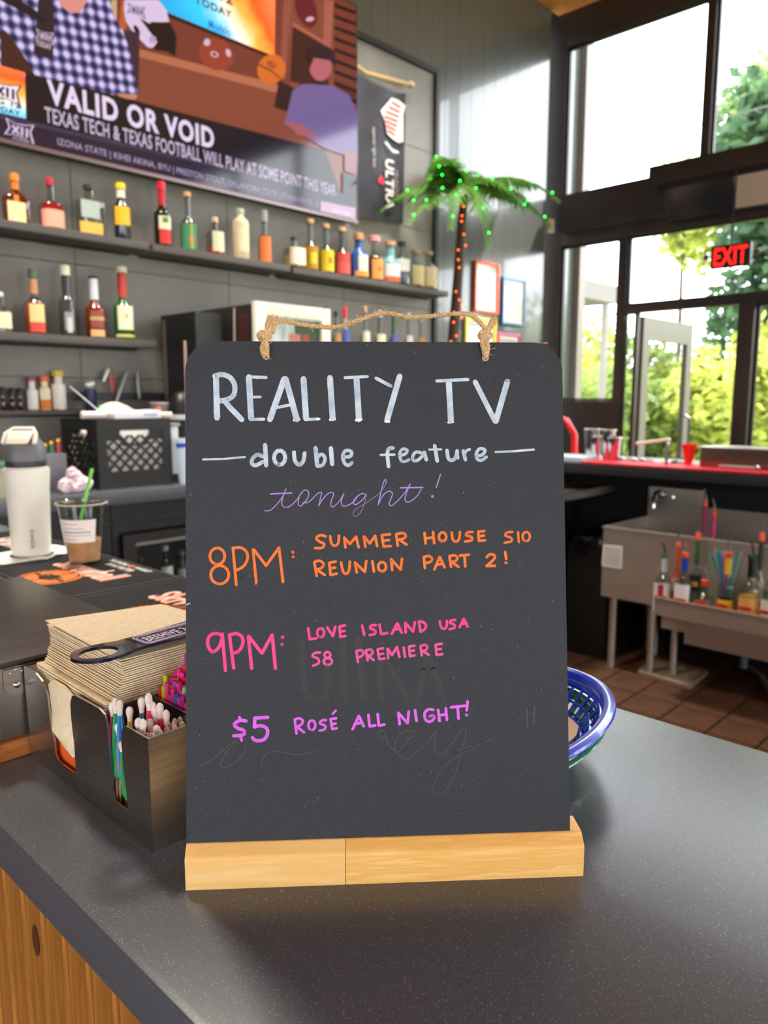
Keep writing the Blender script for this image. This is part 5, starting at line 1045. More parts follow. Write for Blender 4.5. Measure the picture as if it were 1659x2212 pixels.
fpoly([(470, 435), (560, 470), (650, 540), (620, 660), (620, 1020), (560, 1035), (490, 990), (410, 920), (385, 760), (320, 610)], '#dcd4cc', 0, 'emblem_shield')
for k in range(7): y = 480+k*62; x = (470, 430, 395, 370, 385, 400, 415)[k]; fpoly([(x, y), (590-k*12, y+70), (585-k*12, y+105), (x-8, y+36)], '#cf4a4c', .001, 'emblem_stripe')
def ftext(txt, p0, p1, dx, col='#d8d2ce', bold=.03):   # reading downwards in the picture
    a, q = FP_(*c_(*p0), .001), FP_(*c_(*p1), .001); text_on(txt, 'lettering', mat(col, .6), fg, a, q-a, (dx, 0, 0), bold)
ftext('/', (470, 1090), (480, 1100), .1) if False else fpoly([(370, 1030), (400, 1015), (470, 1110), (560, 1150), (555, 1180), (480, 1165)], '#c8c8c8', .001, 'print_slash')
ftext('ULTRA', (385, 1240), (385, 1905), .075); ftext('Michelob', (500, 1390), (520, 1760), .035, '#8a7a76', .01); ftext('superior light beer', (200, 820), (205, 1360), .036, '#b0a8a6', .01)
fpoly([(320, 1455), (345, 1500), (375, 1570), (345, 1590), (290, 1560), (285, 1520), (310, 1500)], '#e8203a', .001, 'red_ribbon_print')

# ------------------------------------------------------------------ lit artificial palm
pal = thing('lighted_palm_tree', (3.86, 3.18, 1.6), 'artificial palm with green lights on its fronds and orange lights round the trunk', 'palm tree')
pal.location = Vector((3.82, 3.15, 1.0405))
hub = PY(1002, 425, 3.15); base = Vector((3.82, 3.15, 1.0408)); M_PT = mat('#3a2a22', .6)
MB().tube([base, (base+hub)/2+Vector((.012, 0, 0)), hub], [.045, .036, .026], 12).build('trunk', M_PT, pal)
MB().lathe(base, [(.13, 0), (.13, .02), (.05, .03)], 24).build('base_plate', M_BLACK, pal)
LEAF = leafmat('palm_leaves', '#2f5e1e', '#5c8a32'); L_G = mat('#20ff40', .5, emit=6); L_O = mat('#ff5a14', .5, emit=3.5); rp = random.Random(11)
fr = [(3.05, .40, .13, .34), (2.75, .50, .05, .25), (3.5, .40, .16, .12), (.1, .55, .12, .10), (-.1, .60, .16, .18), (-.75, .58, .16, .20), (.35, .42, .20, .12), (.75, .36, .22, .08), (-1.2, .42, .12, .30), (-1.9, .36, .05, .46), (-2.5, .42, .08, .42), (2.1, .3, .18, .25), (1.4, .3, .22, .12), (-3.0, .34, .16, .20), (-.45, .58, .10, .26), (3.3, .5, -.02, .30)]
gi = 0
for az, ln, up, drop in fr:
    pts = []; n_ = 14
    ln *= 1.22
    for i in range(n_+1):
        s = i/n_; pts.append(hub+Vector((math.cos(az)*ln*s, math.sin(az)*ln*s*.75, .06+up*math.sin(s*pi*.55)*1.0-drop*s*s)))
    fb = MB(); fb.tube(pts, [.006*(1-.7*i/n_) for i in range(n_+1)], 5)
    for i in range(1, n_+1):
        t = (pts[i]-pts[i-1]).normalized(); side = t.cross(Vector((0, 0, 1))).normalized()
        for sub in (0, .5):
            q = pts[i]*(1-sub)+pts[i-1]*sub
            for sg in (1, -1):
                l_ = .17*math.sin(min(1, (i-sub)/n_*1.25)*pi*.85+.25)*rp.uniform(.85, 1.1); tip = q+side*sg*l_*.75+t*l_*.55-Vector((0, 0, l_*rp.uniform(.3, .6))); md = (q+tip)/2+Vector((0, 0, l_*.08)); wv = t*.011
                fb.add([q-wv, q+wv, md+wv*1.1, md-wv*1.1, tip], [(0, 1, 2, 3), (3, 2, 4)])
    f_o = fb.build('frond', LEAF, pal, smooth=False)
    for s in (.45, .72, .95):
        if rp.random() < .9:
            p = pts[int(n_*s)]+Vector((0, -.008, .006)); lb = MB().ball(p, .0055, 8, 6); lb.build('green_light', L_G, f_o)
for px, py in ((1001, 446), (998, 466), (997, 478), (1002, 506), (1006, 530), (990, 540), (990, 561), (992, 578), (985, 630), (992, 648), (998, 660), (981, 675), (997, 686), (980, 696), (986, 725), (974, 738)):
    MB().ball(PY(px, py, 3.105), .0055, 8, 6).build('orange_light', L_O, pal)

# ------------------------------------------------------------------ framed certificates
def picframe(c4, col, lab, ptxt):
    P = [PY(*p, 3.462) for p in c4]; x0 = (P[0].x+P[3].x)/2; x1 = (P[1].x+P[2].x)/2; z1 = (P[0].z+P[1].z)/2; z0 = (P[2].z+P[3].z)/2
    t = thing('picture_frame', ((x0+x1)/2, 3.47, z0), lab, 'picture frame'); m = mat(col, .3, coat=.4); f = .02
    out = [(x0, z0), (x1, z0), (x1, z1), (x0, z1)]; inn = [(x0+f, z0+f), (x1-f, z0+f), (x1-f, z1-f), (x0+f, z1-f)]; b = MB()
    V = [(x, 3.462, z) for x, z in out]+[(x, 3.462, z) for x, z in inn]+[(x, 3.484, z) for x, z in out]+[(x, 3.484, z) for x, z in inn]; F = []
    for i in range(4): j = (i+1) % 4; F += [(i, j, 4+j, 4+i), (8+i, 12+i, 12+j, 8+j), (i, 8+i, 8+j, j), (4+i, 4+j, 12+j, 12+i)]
    b.add(V, F).build('frame', m, t, bevel=.004)
    MB().box(x0+f, x1-f, 3.474, 3.483, z0+f, z1-f).build('paper', mat('#f3efe2', .6), t)
    b = MB(); n_ = 9
    for k in range(n_):
        z = z1-f-.03-k*(z1-z0-.1)/n_; w2 = (x1-x0)/2-f-.02-.02*((k*7) % 3); xm = (x0+x1)/2; h = .012 if k in (0, 2) else .004; b.box(xm-w2, xm+w2, 3.4725, 3.4738, z-h, z)
    b.build('printed_lines', mat('#8f8b80', .6), t); MB().box(x0+f, x1-f, 3.468, 3.4705, z0+f, z1-f).build('glazing', GLASS, t, smooth=False)
picframe([(1029, 562), (1081, 571), (1077, 680), (1026, 673)], '#d84a1c', 'red-orange framed certificate, highest and leftmost of the four frames', 0)
picframe([(1088, 597), (1137, 606), (1134, 707), (1086, 700)], '#2f6aa0', 'blue framed certificate beside the window, right of the red frame', 0)
picframe([(1008, 682), (1073, 690), (1071, 790), (1006, 780)], '#d8c83a', 'yellow framed certificate just under the red frame', 0)
picframe([(1077, 716), (1125, 724), (1122, 815), (1075, 806)], '#d83a86', 'pink framed certificate below the blue frame, mostly behind the chalkboard', 0)

# ================================================================== BACK COUNTER
M_BC = mat('#4c5058', .35, 0, .5)
bk = thing('back_counter', (2, 3.15, 0), 'long back bar counter with a blue-grey worktop and black cooler doors below', 'counter')
MB().box(-1.6, 4.3, 2.855, 3.444, .985, 1.04).build('worktop', M_BC, bk, bevel=.006)
MB().box(-1.6, 1.44, 2.93, 3.44, 0, .984).build('cabinet', M_BLACK, bk); MB().box(2.35, 4.28, 2.93, 3.44, 0, .984).build('cabinet', M_BLACK, bk)
cx0, cx1 = 1.445, 2.345
b = MB(); b.box(cx0, cx1, 3.40, 3.44, 0, .984); b.box(cx0, cx0+.03, 2.93, 3.399, 0, .984); b.box(cx1-.03, cx1, 2.93, 3.399, 0, .984); b.box(cx0+.03, cx1-.03, 2.93, 3.399, .86, .984); b.box(cx0+.03, cx1-.03, 2.93, 3.399, 0, .12); b.build('cooler_cabinet', M_BLACK, bk)
MB().box(cx0+.04, cx1-.04, 3.0, 3.39, .50, .515).build('cooler_shelf', mat('#5c625e', .4), bk)
for z_ in (.90, .935): MB().box(.4, 2.34, 2.905, 2.925, z_, z_+.008).build('rail', mat('#3a3c40', .3, .5), bk)
b = MB()
for (x0, x1, z0, z1) in ((cx0+.03, cx0+.09, .13, .85), (cx1-.09, cx1-.03, .13, .85), (cx0+.09, cx1-.09, .80, .85), (cx0+.09, cx1-.09, .13, .19)): b.box(x0, x1, 2.90, 2.926, z0, z1)
b.build('cooler_door_frame', M_BLACK, bk); MB().box(cx0+.085, cx1-.085, 2.898, 2.8995, .80, .812).build('door_trim', mat('#9a9a96', .3, .6), bk); MB().box(cx0+.09, cx1-.09, 2.912, 2.916, .19, .80).build('cooler_pane', GLASS, bk, smooth=False)
for px, cap, lc_, lab in ((287, '#d8c83a', '#c8c29a', 'small bottle with yellow top inside the glass cooler at its left'), (303, '#3a3a3a', '#9aa09a', 'dark-capped bottle in the glass cooler left of the clear one'), (357, '#9aa8a4', '#c8d8cc', 'clear square bottle with pale label in the glass cooler'), (392, '#56605c', '#8a9a94', 'bottle in the glass cooler nearest the chalkboard')):
    p = PY(px, 1200, 3.06); bottle('cooler_bottle', lab, 'bottle', 'bottles in the glass cooler', (p.x, 3.06, .516), .235 if px == 357 else .20, .06, CLEAR if px == 357 else gl('#3a4a44'), cap, lc_, neck=.3, lab_z=(.2, .6), nr=.4)
# stainless ledge to the right of the back counter
o = MB().box(3.42, 3.98, 2.02, 2.50, .885, .93).build('ledge', M_STEEL, bevel=.006); o.name = 'drainboard'; tag(o, 'stainless drainboard just right of the chalkboard under the far bar', 'drainboard')
MB().box(3.5, 3.93, 2.25, 2.48, 0, .884).build('stand', M_BLACK, o)

# milk crate
cr = thing('milk_crate', (1.57, 3.1, 1.04), 'black plastic milk crate with diamond lattice sides on the back counter', 'crate')
KX0, KX1, KY0, KY1, KZ0, KZ1 = 1.405, 1.735, 2.935, 3.265, 1.0405, 1.322
M_CR = mat('#0b0b0d', .4)
def lattice_side(fn, name):   # fn(u,z,off)->point ; u along side 0..1
    b = MB(); Wd = KX1-KX0; H = KZ1-KZ0
    jo = [0]
    def bar(u0, z0, u1, z1, w_, d=.006):
        jo[0] += .00013; q0 = jo[0]
        p0, p1 = (u0*Wd, z0), (u1*Wd, z1); dx, dz = p1[0]-p0[0], p1[1]-p0[1]; l = math.hypot(dx, dz); nx, nz = -dz/l*w_/2, dx/l*w_/2
        b.prism([fn((p0[0]+nx)/Wd, p0[1]+nz, q0), fn((p1[0]+nx)/Wd, p1[1]+nz, q0), fn((p1[0]-nx)/Wd, p1[1]-nz, q0), fn((p0[0]-nx)/Wd, p0[1]-nz, q0)], fn(0, 0, d)-fn(0, 0, 0))
    bar(0, .035, 1, .035, .07, .006); bar(0, H-.022, 1, H-.022, .044); bar(.06, 0, .06, H, .04, .0062); bar(.94, 0, .94, H, .04, .0062)
    for k in range(5): bar(0, .10+k*.034, .12, .10+k*.034, .005, .010); bar(.88, .10+k*.034, 1, .10+k*.034, .005, .010)
    z0, z1 = .07, .215; s = .047
    for k in range(-4, 8):
        for sg in (1, -1):
            xa = .12*Wd+k*s if sg == 1 else .88*Wd-k*s; xb = xa+sg*(z1-z0); za, zb = z0, z1
            lo, hi = .12*Wd, .88*Wd
            def clip(x, z, x2, z2):
                if x < lo: z = z+(lo-x)*(z2-z)/(x2-x); x = lo
                if x > hi: z = z+(hi-x)*(z2-z)/(x2-x); x = hi
                return x, z
            p0 = clip(xa, za, xb, zb); p1 = clip(xb, zb, xa, za)
            if (p1[0]-p0[0])*sg > .01: bar(p0[0]/Wd, p0[1], p1[0]/Wd, p1[1], .009)
    bar(.12, .218, .30, .218, .045); bar(.70, .218, .88, .218, .045); bar(.30, .205, .36, .178, .012); bar(.36, .176, .64, .176, .010); bar(.64, .178, .70, .205, .012)
    return b.build(name, M_CR, cr, smooth=False)
lattice_side(lambda u, z, o: Vector((KX0+u*(KX1-KX0), KY0+o, KZ0+z)), 'lattice_side'); lattice_side(lambda u, z, o: Vector((KX0+u*(KX1-KX0), KY1-o, KZ0+z)), 'lattice_side')
lattice_side(lambda u, z, o: Vector((KX0+o, KY0+u*(KY1-KY0), KZ0+z)), 'lattice_side'); lattice_side(lambda u, z, o: Vector((KX1-o, KY0+u*(KY1-KY0), KZ0+z)), 'lattice_side')
MB().box(KX0+.007, KX1-.007, KY0+.007, KY1-.007, KZ0, KZ0+.004).build('crate_floor', M_CR, cr)
o = MB().box(KX0+.055, KX1-.02, KY0+.02, KY0+.05, KZ0+.006, KZ0+.235).build('paper_ream', M_PAPER, bevel=.002); tag(o, 'white paper pack standing inside the black crate, seen through the lattice', 'paper')
o = MB().ball((1.432, 3.11, 1.25), .018, sc=(1, 1, 1.2)).build('ball', mat('#d0cbb8', .5)); o.name = 'cork'; o.location.z = 1.235; tag(o, 'cream and green stopper seen through the left side of the crate', 'stopper')
o = MB().lathe((1.432, 3.11, 1.0455), [(.017, 0), (.017, .17), (.014, .188)], 14).build('green_tube', mat('#1f7a35', .4)); tag(o, 'green tube standing inside the left of the crate', 'tube')
zt = 1.3225
def poly_thing(name, pts, off, col, lab, cat, bevel=.002, rough=.6):
    o = MB().prism(pts, off).build(name, mat(col, rough), bevel=bevel); return tag(o, lab, cat)
poly_thing('paper_box', [(1.49, 2.95, zt+.001), (1.70, 2.95, zt+.001), (1.70, 2.95, zt+.036), (1.49, 2.95, zt+.028)], (0, .12, 0), '#e6e8f0', 'flat white paper box on top of the crate', 'box')
MB().box(1.62, 1.68, 2.9485, 2.9495, zt+.012, zt+.02).build('print', mat('#9a9aa8', .6), bpy.data.objects['paper_box'])
b = MB(); n_ = 16; V = []
for i in range(7):
    for k in range(n_): a = 2*pi*k/n_; r = .085*math.cos(i/6*pi/2)+.001; wv = 1+.12*math.sin(a*3+i)+.06*math.sin(a*7); V.append((1.60+r*wv*1.15*math.cos(a), 3.165+r*wv*.7*math.sin(a), zt+.001+.062*math.sin(i/6*pi/2)*(1+.1*math.sin(a*4))))
o = b.add(V, [(i*n_+k, i*n_+(k+1) % n_, (i+1)*n_+(k+1) % n_, (i+1)*n_+k) for i in range(6) for k in range(n_)]+[list(range(n_))]).build('bar_towel', mat('#ddd6c6', .9)); tag(o, 'bundled cream bar towel on top of the crate', 'towel')
o = MB().tube([(1.375, 3.0, zt+.018), (1.475, 2.985, zt+.016)], .0155, 14).build('paper_roll', mat('#e2d8d2', .6)); tag(o, 'small white paper roll at the left of the crate top', 'paper roll')
o = MB().tube([(1.705, 2.99, zt+.014), (1.768, 2.985, zt+.014)], .0125, 14).build('paper_roll', mat('#e6dcc4', .6)); tag(o, 'cream rolled paper poking out at the right of the crate top', 'paper roll')
p1 = PY(150, 835, 3.0); o = MB().tube([(1.482, 3.0, zt+.004), p1], [.0045, .0035], 8).build('metal_straw', M_STEEL); tag(o, 'steel mixing spoon handle leaning out of the crate', 'spoon')
o = MB().ball((1.485, 2.962, zt+.020), .018, sc=(1, .6, .9)).build('crumpled_wrapper', mat('#dcd8cc', .7)); tag(o, 'crumpled pale wrapper at the foot of the spoon handle', 'wrapper')
# magnetic strip and tools
st_ = thing('magnetic_strip', (1.7, 3.43, 1.38), 'dark magnetic tool strip on the wall behind the crate', 'tool strip')
MB().box(1.50, 2.00, 3.42, 3.446, 1.40, 1.435).build('strip', mat('#26272a', .4), st_)
def tool(px0, py0, px1, py1, r0, r1, col, lab, name, cat, y=3.41, flat=.35, rough=.4, metal=0):
    a, q = PY(px0, py0, y), PY(px1, py1, y); o = MB().tube([a, a*.7+q*.3, a*.2+q*.8, q], [r0*.28, r0*.4, r1*.4, r1*.16], 8, flat=2.5).build(name, mat(col, rough, metal)); return tag(o, lab, cat)
tool(224, 825, 236, 795, .010, .012, '#c9ccd0', 'silver can opener head on the magnetic strip', 'can_opener', 'can opener', metal=.8)
tool(245, 848, 240, 806, .008, .010, '#b8402a', 'red handle hanging from the magnetic strip', 'corkscrew', 'corkscrew')
tool(252, 868, 277, 800, .013, .011, '#8f9a96', 'large kitchen knife blade tilted on the magnetic strip', 'knife', 'knife', metal=.6)
tool(303, 862, 298, 802, .012, .009, '#7f8a88', 'upright knife blade right of the tilted one', 'knife', 'knife', metal=.6)
t = thing('tape_gun', PY(197, 885, 3.34), 'navy tube-shaped holder with a round silver end behind the crate', 'holder')
c_ = PY(197, 884, 3.36); MB().lathe((c_.x, 3.36, 1.3225+.03), [(.022, 0), (.026, .01), (.026, .095)], 16).build('body', mat('#161f4a', .4), t); MB().ball((c_.x, 3.355, 1.468), .028, sc=(1, .5, .9)).build('silver_end', mat('#b9bcbc', .3, .6), t)
MB().box(c_.x-.02, c_.x+.02, 3.34, 3.40, 1.0405, 1.352).build('holder_stem', M_BLACK, t)
t = thing('lighter', PY(217, 884, 3.2), 'bright green and blue lighter lying on the crate rim', 'lighter')
p = PY(219, 874, 3.2); MB().lathe((p.x, 3.2, zt+.001), [(.012, 0), (.014, .01), (.014, .045), (.010, .055)], 14, ey=.6).build('green_body', mat('#35c45a', .4), t); MB().lathe((p.x-.024, 3.205, zt+.001), [(.007, 0), (.007, .04)], 10).build('blue_side', mat('#2a62c8', .4), t)
p = PY(335, 890, 3.2); t = thing('plastic_cup', (p.x, 3.2, 1.04), 'translucent grey deli cup with a red patch behind the crate', 'cup')
MB().lathe((p.x+.035, 3.2, 1.10), [(.042, .0), (.046, .10), (.052, .285)], 24, cap=False).build('cup_wall', mat('#8a8484', .3, alpha=.75), t); MB().ball((p.x-.012, 3.145, 1.355), .014, sc=(1, .5, 1)).build('red_patch', mat('#e0401c', .5), t); MB().lathe((p.x+.035, 3.2, 1.0405), [(.05, 0), (.05, .059)], 24).build('pedestal', M_BLACK, t)
MB().tube([(p.x+.035+.052*math.cos(2*pi*k/24), 3.2+.052*math.sin(2*pi*k/24), 1.385) for k in range(24)], .003, 6, close=True).build('cup_rim', mat('#c8b8bc', .4), t)
p = PY(385, 868, 3.12); t = thing('coffee_grinder', (p.x, 3.12, 1.04), 'black round appliance with a white rim at the chalkboard edge', 'appliance')
MB().lathe((p.x+.02, 3.12, 1.0405), [(.06, 0), (.06, .27)], 28).build('lower_body', M_DARK, t); MB().lathe((p.x+.02, 3.12, 1.311), [(.078, 0), (.080, .012), (.078, .022)], 28).build('white_rim', mat('#d8d8dc', .3), t)
MB().lathe((p.x+.02, 3.12, 1.334), [(.07, 0), (.06, .05), (.042, .09), (.02, .105), (.001, .108)], 28).build('black_dome', M_BLACK, t)
MB().box(p.x+.05, p.x+.075, 3.045, 3.055, 1.40, 1.43).build('copper_badge', mat('#a0603a', .4), t)
# cartridges at the board edge
for k, (px, col, lab) in enumerate(((376, '#dfe2e2', 'white filter carton standing right of the crate'), (392, '#c4d4e6', 'clear bottle with a blue band right of the crate'))):
    y_ = 2.96-.05*k; p = PY(px, 1040-(-5)*k, y_); t = thing('filter_carton' if k == 0 else 'squeeze_bottle', (p.x, y_, 1.04), lab, 'carton' if k == 0 else 'bottle')
    if k == 0: MB().box(p.x-.022, p.x+.03, y_, y_+.05, 1.0805, 1.285).build('carton_body', mat(col, .5), t, bevel=.003); MB().box(p.x-.022, p.x+.035, y_-.01, y_+.055, 1.286, 1.302).build('lid', mat('#8c8e90', .4), t, bevel=.002); MB().box(p.x-.02, p.x+.03, y_, y_+.05, 1.0405, 1.080).build('foot', M_BLACK, t)
    else: MB().lathe((p.x+.012, y_, 1.0405), [(.018, 0), (.024, .06), (.026, .165), (.026, .195)], 18).build('bottle_body', mat(col, .35), t); MB().lathe((p.x+.012, y_, 1.0405), [(.0268, .158), (.0268, .176)], 18, cap=False).build('blue_band', mat('#2040b8', .4), t)
# pink crumpled napkin
b = MB(); rr = random.Random(5); p = PZ(162, 1062, 1.045); 
for (dx, dz, sx_, sz) in ((-.03, .025, .034, .03), (.01, .05, .030, .034), (.04, .028, .03, .028), (.0, .02, .04, .022), (-.01, .075, .022, .02)):
    n0 = len(b.v); b.ball((p.x+dx, p.y+rr.uniform(-.01, .01), 1.0405+dz+.004), 1, 10, 7, (sx_, .025, sz))
    for i in range(n0, len(b.v)): v = b.v[i]; b.v[i] = v+Vector((rr.gauss(0, .004), rr.gauss(0, .004), rr.gauss(0, .003))); b.v[i].z = max(b.v[i].z, 1.041)
o = b.build('crumpled_napkin', mat('#e0ccd2', .8), smooth=False); tag(o, 'crumpled pale pink napkin on the back counter beside the crate', 'napkin')
# tub, grey box, little jars
p = PY(5, 1040, 3.0); t = thing('food_tub', (p.x, 3.0, 1.04), 'clear food tub with green lid and pale contents at the left edge', 'container')
MB().box(p.x-.10, p.x+.035, 2.93, 3.06, 1.0405, 1.155).build('tub', mat('#b8b49a', .35, alpha=.8), t, bevel=.008); MB().box(p.x-.105, p.x+.04, 2.925, 3.065, 1.156, 1.170).build('lid', mat('#4f7d5c', .4), t, bevel=.003); MB().ball((p.x-.01, 2.985, 1.095), .04, sc=(1.1, .8, .9)).build('contents', mat('#d8cfa8', .8), t)
o = MB().box(1.225, 1.315, 3.02, 3.10, 1.0405, 1.19).build('grey_box', mat('#70727c', .5), bevel=.003); tag(o, 'small grey box left of the crate behind the pink napkin', 'box')
for k, (x, col) in enumerate(((1.245, '#2a5a5c'), (1.27, '#2f6a4a'), (1.298, '#a02a34'))):
    t = thing('small_jar', (x, 3.05, 1.1905), '%s little jar with gold cap standing on the grey box' % ('teal', 'green', 'red')[k], 'jar', 'gold capped jars'); MB().lathe((x, 3.05, 1.1905), [(.011, 0), (.011, .028+.008*k)], 12).build('jar_body', mat(col, .3), t); MB().lathe((x, 3.05, 1.219+.008*k), [(.010, .0), (.010, .012), (.001, .013)], 12).build('gold_cap', mat('#d8a83c', .25, .8), t)
# display fridge with white frame on the counter
fx0, fx1, fy0, fy1, fz0, fz1 = 2.20, 2.665, 2.94, 3.40, 1.0405, 1.853
fd = thing('display_fridge', (2.43, 3.17, 1.04), 'dark countertop display fridge with a white framed glass front', 'fridge')
MB().box(fx0, fx1, fy0+.03, fy1, fz0, fz1-.01).build('cabinet', mat('#2a2726', .4), fd, bevel=.006)
MB().box(fx0-.002, fx0-.0005, 3.00, 3.075, fz0+.1, fz1-.05).build('side_panel', mat('#4a2a26', .35), fd); MB().tube([(fx0-.0045, 3.10, fz1-.02), (fx0-.0045, 3.108, 1.6), (fx0-.0045, 3.12, 1.2)], .004, 6).build('pale_seal', mat('#c8baa0', .5), fd)
b = MB(); b.box(fx0, fx0+.065, fy0, fy0+.029, fz0, fz1); b.box(fx1-.055, fx1, fy0, fy0+.029, fz0, fz1); b.box(fx0+.065, fx1-.055, fy0, fy0+.029, fz1-.065, fz1); b.box(fx0+.065, fx1-.055, fy0, fy0+.029, fz0, fz0+.09); b.build('white_frame', mat('#e9ead6', .4), fd, bevel=.004)
MB().box(fx0+.066, fx1-.056, fy0+.018, fy0+.028, fz0+.091, fz1-.066).build('poster', noise_mat('fridge_poster', '#8fa89a', '#d8dfe0', (9, 9, 4), 2, .4), fd)
pm_ = [('#2f4a30', .30, .0, .16, .18), ('#c07a64', .20, .06, .07, .12), ('#c0745a', .17, .17, .12, .05), ('#a83a34', .32, .06, .04, .04), ('#3a8a7a', .42, .15, .06, .05), ('#c8743c', .02, .15, .05, .04)]
for k, (col, u, v, w_, h_) in enumerate(pm_): x = fx0+.07+u*.7; z = fz1-.075-v; MB().box(min(x, fx1-.06-w_), min(x, fx1-.06-w_)+w_, fy0+.0165-.0004*k, fy0+.0178-.0004*k, z-h_, z).build('poster_print', mat(col, .5), fd)
MB().box(1.98, 2.12, 3.1, 3.40, 1.0405, 1.80).build('x', M_BLACK, None).name = 'black_cabinet'; tag(bpy.data.objects['black_cabinet'], 'tall narrow black cabinet between the crate and the display fridge', 'cabinet')
MB().box(1.975, 1.9795, 3.36, 3.385, 1.06, 1.78).build('edge_trim', mat('#5a524c', .4), bpy.data.objects['black_cabinet'])
o = MB().tube([PY(399, 736, 2.98), PY(402, 822, 2.98), (PY(402, 822, 2.98).x, 2.98, 1.0405)], .006, 8).build('pole', mat('#b8988a', .3, .3)); o.name = 'swizzle_rod'; tag(o, 'thin pinkish metal rod just above the left corner of the chalkboard', 'rod')

# ================================================================== FAR BAR (window side)
b2 = thing('far_bar', (3.95, .8, 0), 'far black bar counter in front of the windows', 'counter')
MB().box(3.60, 4.25, -2.5, 2.84, 1.018, ZB).build('worktop', mat('#26272a', .4), b2, bevel=.006)
MB().box(4.16, 4.22, -2.45, 2.80, 0, 1.017).build('bar_front', M_BLACKM, b2)
o = MB().box(3.603, 3.86, -.6, 2.035, ZB+.0005, ZB+.010).build('red_bar_mat', mat('#c8102c', .6), bevel=.002); tag(o, 'long bright red rubber mat along the far bar', 'bar mat')
ZR = ZB+.0105
o = MB().box(3.64, 3.80, 2.04, 2.25, ZB+.001, ZB+.028).build('paper_stack', mat('#b8c8d8', .6), bevel=.002); tag(o, 'stack of pale blue papers at the left end of the red mat', 'papers')
def tin(x, y, h, r, lab):
    t = thing('shaker_tin', (x, y, ZR), lab, 'shaker tin', 'steel shaker tins')
    MB().lathe((x, y, ZR), [(r*.70, 0), (r*.74, .002), (r, h), (r-.001, h), (r*.72, .004), (.001, .003)], 24, cap=False).build('cup', M_CHROME, t); MB().tube([(x+r*math.cos(2*pi*k/20), y+r*math.sin(2*pi*k/20), ZR+h) for k in range(20)], .0025, 6, close=True).build('rolled_rim', mat('#e0dfe6', .2, .8), t)
for px, pb, pt, r, lab in ((1295, 990, 943, .034, 'small steel shaker tin, leftmost on the red mat'), (1318, 986, 928, .042, 'tall steel shaker tin in the back left'), (1346, 991, 946, .040, 'steel shaker tin in front, third from the left'), (1362, 987, 930, .038, 'tall steel shaker tin in the back right')):
    p = PZ(px, pb, ZR); p.x = min(p.x, 3.82); tp = PX(px, pt, p.x); tin(p.x, p.y, tp.z-ZR, r, lab)
a, q = PX(1375, 958, 3.72), PX(1447, 949, 3.72); o = MB().tube([a, q], [.008, .009], 10).build('muddler', mat('#e6dccf', .4)); o.location.z += 0; tag(o, 'pale wooden muddler laid across the shaker tins', 'muddler')
o2 = MB().tube([(a.x, q.y+.012, ZR), (a.x, q.y+.012, q.z-.012)], .010, 8).build('x', M_CHROME); o2.name = 'jigger'; tag(o2, 'slim steel jigger standing under the muddler end', 'jigger')
rr = random.Random(2)
for k, (px, py, s, lab) in enumerate(((1378, 990, .016, 'small chrome strainer lying left of the group'), (1398, 992, .018, 'chrome spring strainer in the middle of the mat'), (1424, 992, .016, 'little steel jigger lying beside the spring strainer'), (1450, 998, .020, 'white plastic scoop lying on the red mat'), (1478, 998, .022, 'dark round pour mat tool next to the red cup'))):
    p = PZ(px, py, ZR); p.x = max(3.63, min(p.x, 3.83)); t = thing('bar_tool', (p.x, p.y, ZR), lab, 'bar tool'); m = (M_CHROME, M_CHROME, M_CHROME, M_WHITE, M_DARK)[k]
    MB().lathe((p.x, p.y, ZR), [(s, 0), (s*1.1, .004), (s*.7, .014), (.001, .018)], 16).build('head', m, t); MB().tube([(p.x, p.y-s, ZR+.005), (p.x-.01, p.y-s-.05, ZR+.006)], .004, 6).build('handle', m, t)
p = PZ(1503, 1000, ZR); p.x = min(p.x, 3.83); o = MB().lathe((p.x, p.y, ZR), [(.018, 0), (.018, .002), (.038, .10), (.037, .10), (.016, .004), (.001, .004)], 24, cap=False).build('red_cup', mat('#f02818', .4)); tag(o, 'small flared bright red cup beside the steel bin', 'cup')
t = thing('condiment_bin', (3.75, 1.2, ZR), 'long low steel condiment bin on the red mat', 'bin')
MB().box(3.745, 3.93, .75, 1.47, ZR, ZB+.094).build('bin_body', brushed('coppery_steel', '#8a7464', '#a89484', (3, 3, 90), .3), t, bevel=.003); MB().box(3.735, 3.94, .74, 1.48, ZB+.0945, ZB+.106).build('lid', M_STEEL, t, bevel=.003)
MB().tube([(3.70, 1.36, ZR+.01), (3.70, 1.19, ZR+.01)], .008, 8).build('x', mat('#b8b0ac', .2, .6)).name = 'ladle'; o = bpy.data.objects['ladle']; MB().ball((3.70, 1.185, ZR+.013), .0125).build('knob', M_CHROME, o); tag(o, 'steel handle lying on the mat in front of the bin', 'ladle')
# red chair behind the far bar
ch = thing('red_chair', (4.75, 2.85, 0), 'red metal bar chair behind the far bar, its back curving beside the chalkboard', 'chair'); M_R = mat('#e01420', .3, coat=.3)
zz = 0; yc = 2.92; 
MB().tube([(4.7, yc+.20, .76), (4.72, yc+.205, 1.0), (4.74, yc+.19, 1.16), (4.75, yc+.12, 1.255), (4.75, yc, 1.285), (4.75, yc-.12, 1.255), (4.74, yc-.19, 1.16), (4.72, yc-.205, 1.0), (4.7, yc-.20, .76)], .022, 12).build('back_hoop', M_R, ch)
MB().box(4.52, 4.74, yc-.07, yc+.07, 0, 0) if False else None
b = MB().prism([(4.728, yc-.07, .775), (4.728, yc+.07, .775), (4.748, yc+.07, 1.25), (4.748, yc-.07, 1.25)], (.01, 0, 0)); b.build('back_splat', M_R, ch)
MB().box(4.34, 4.74, yc-.19, yc+.19, .74, .765).build('seat', M_R, ch, bevel=.01)
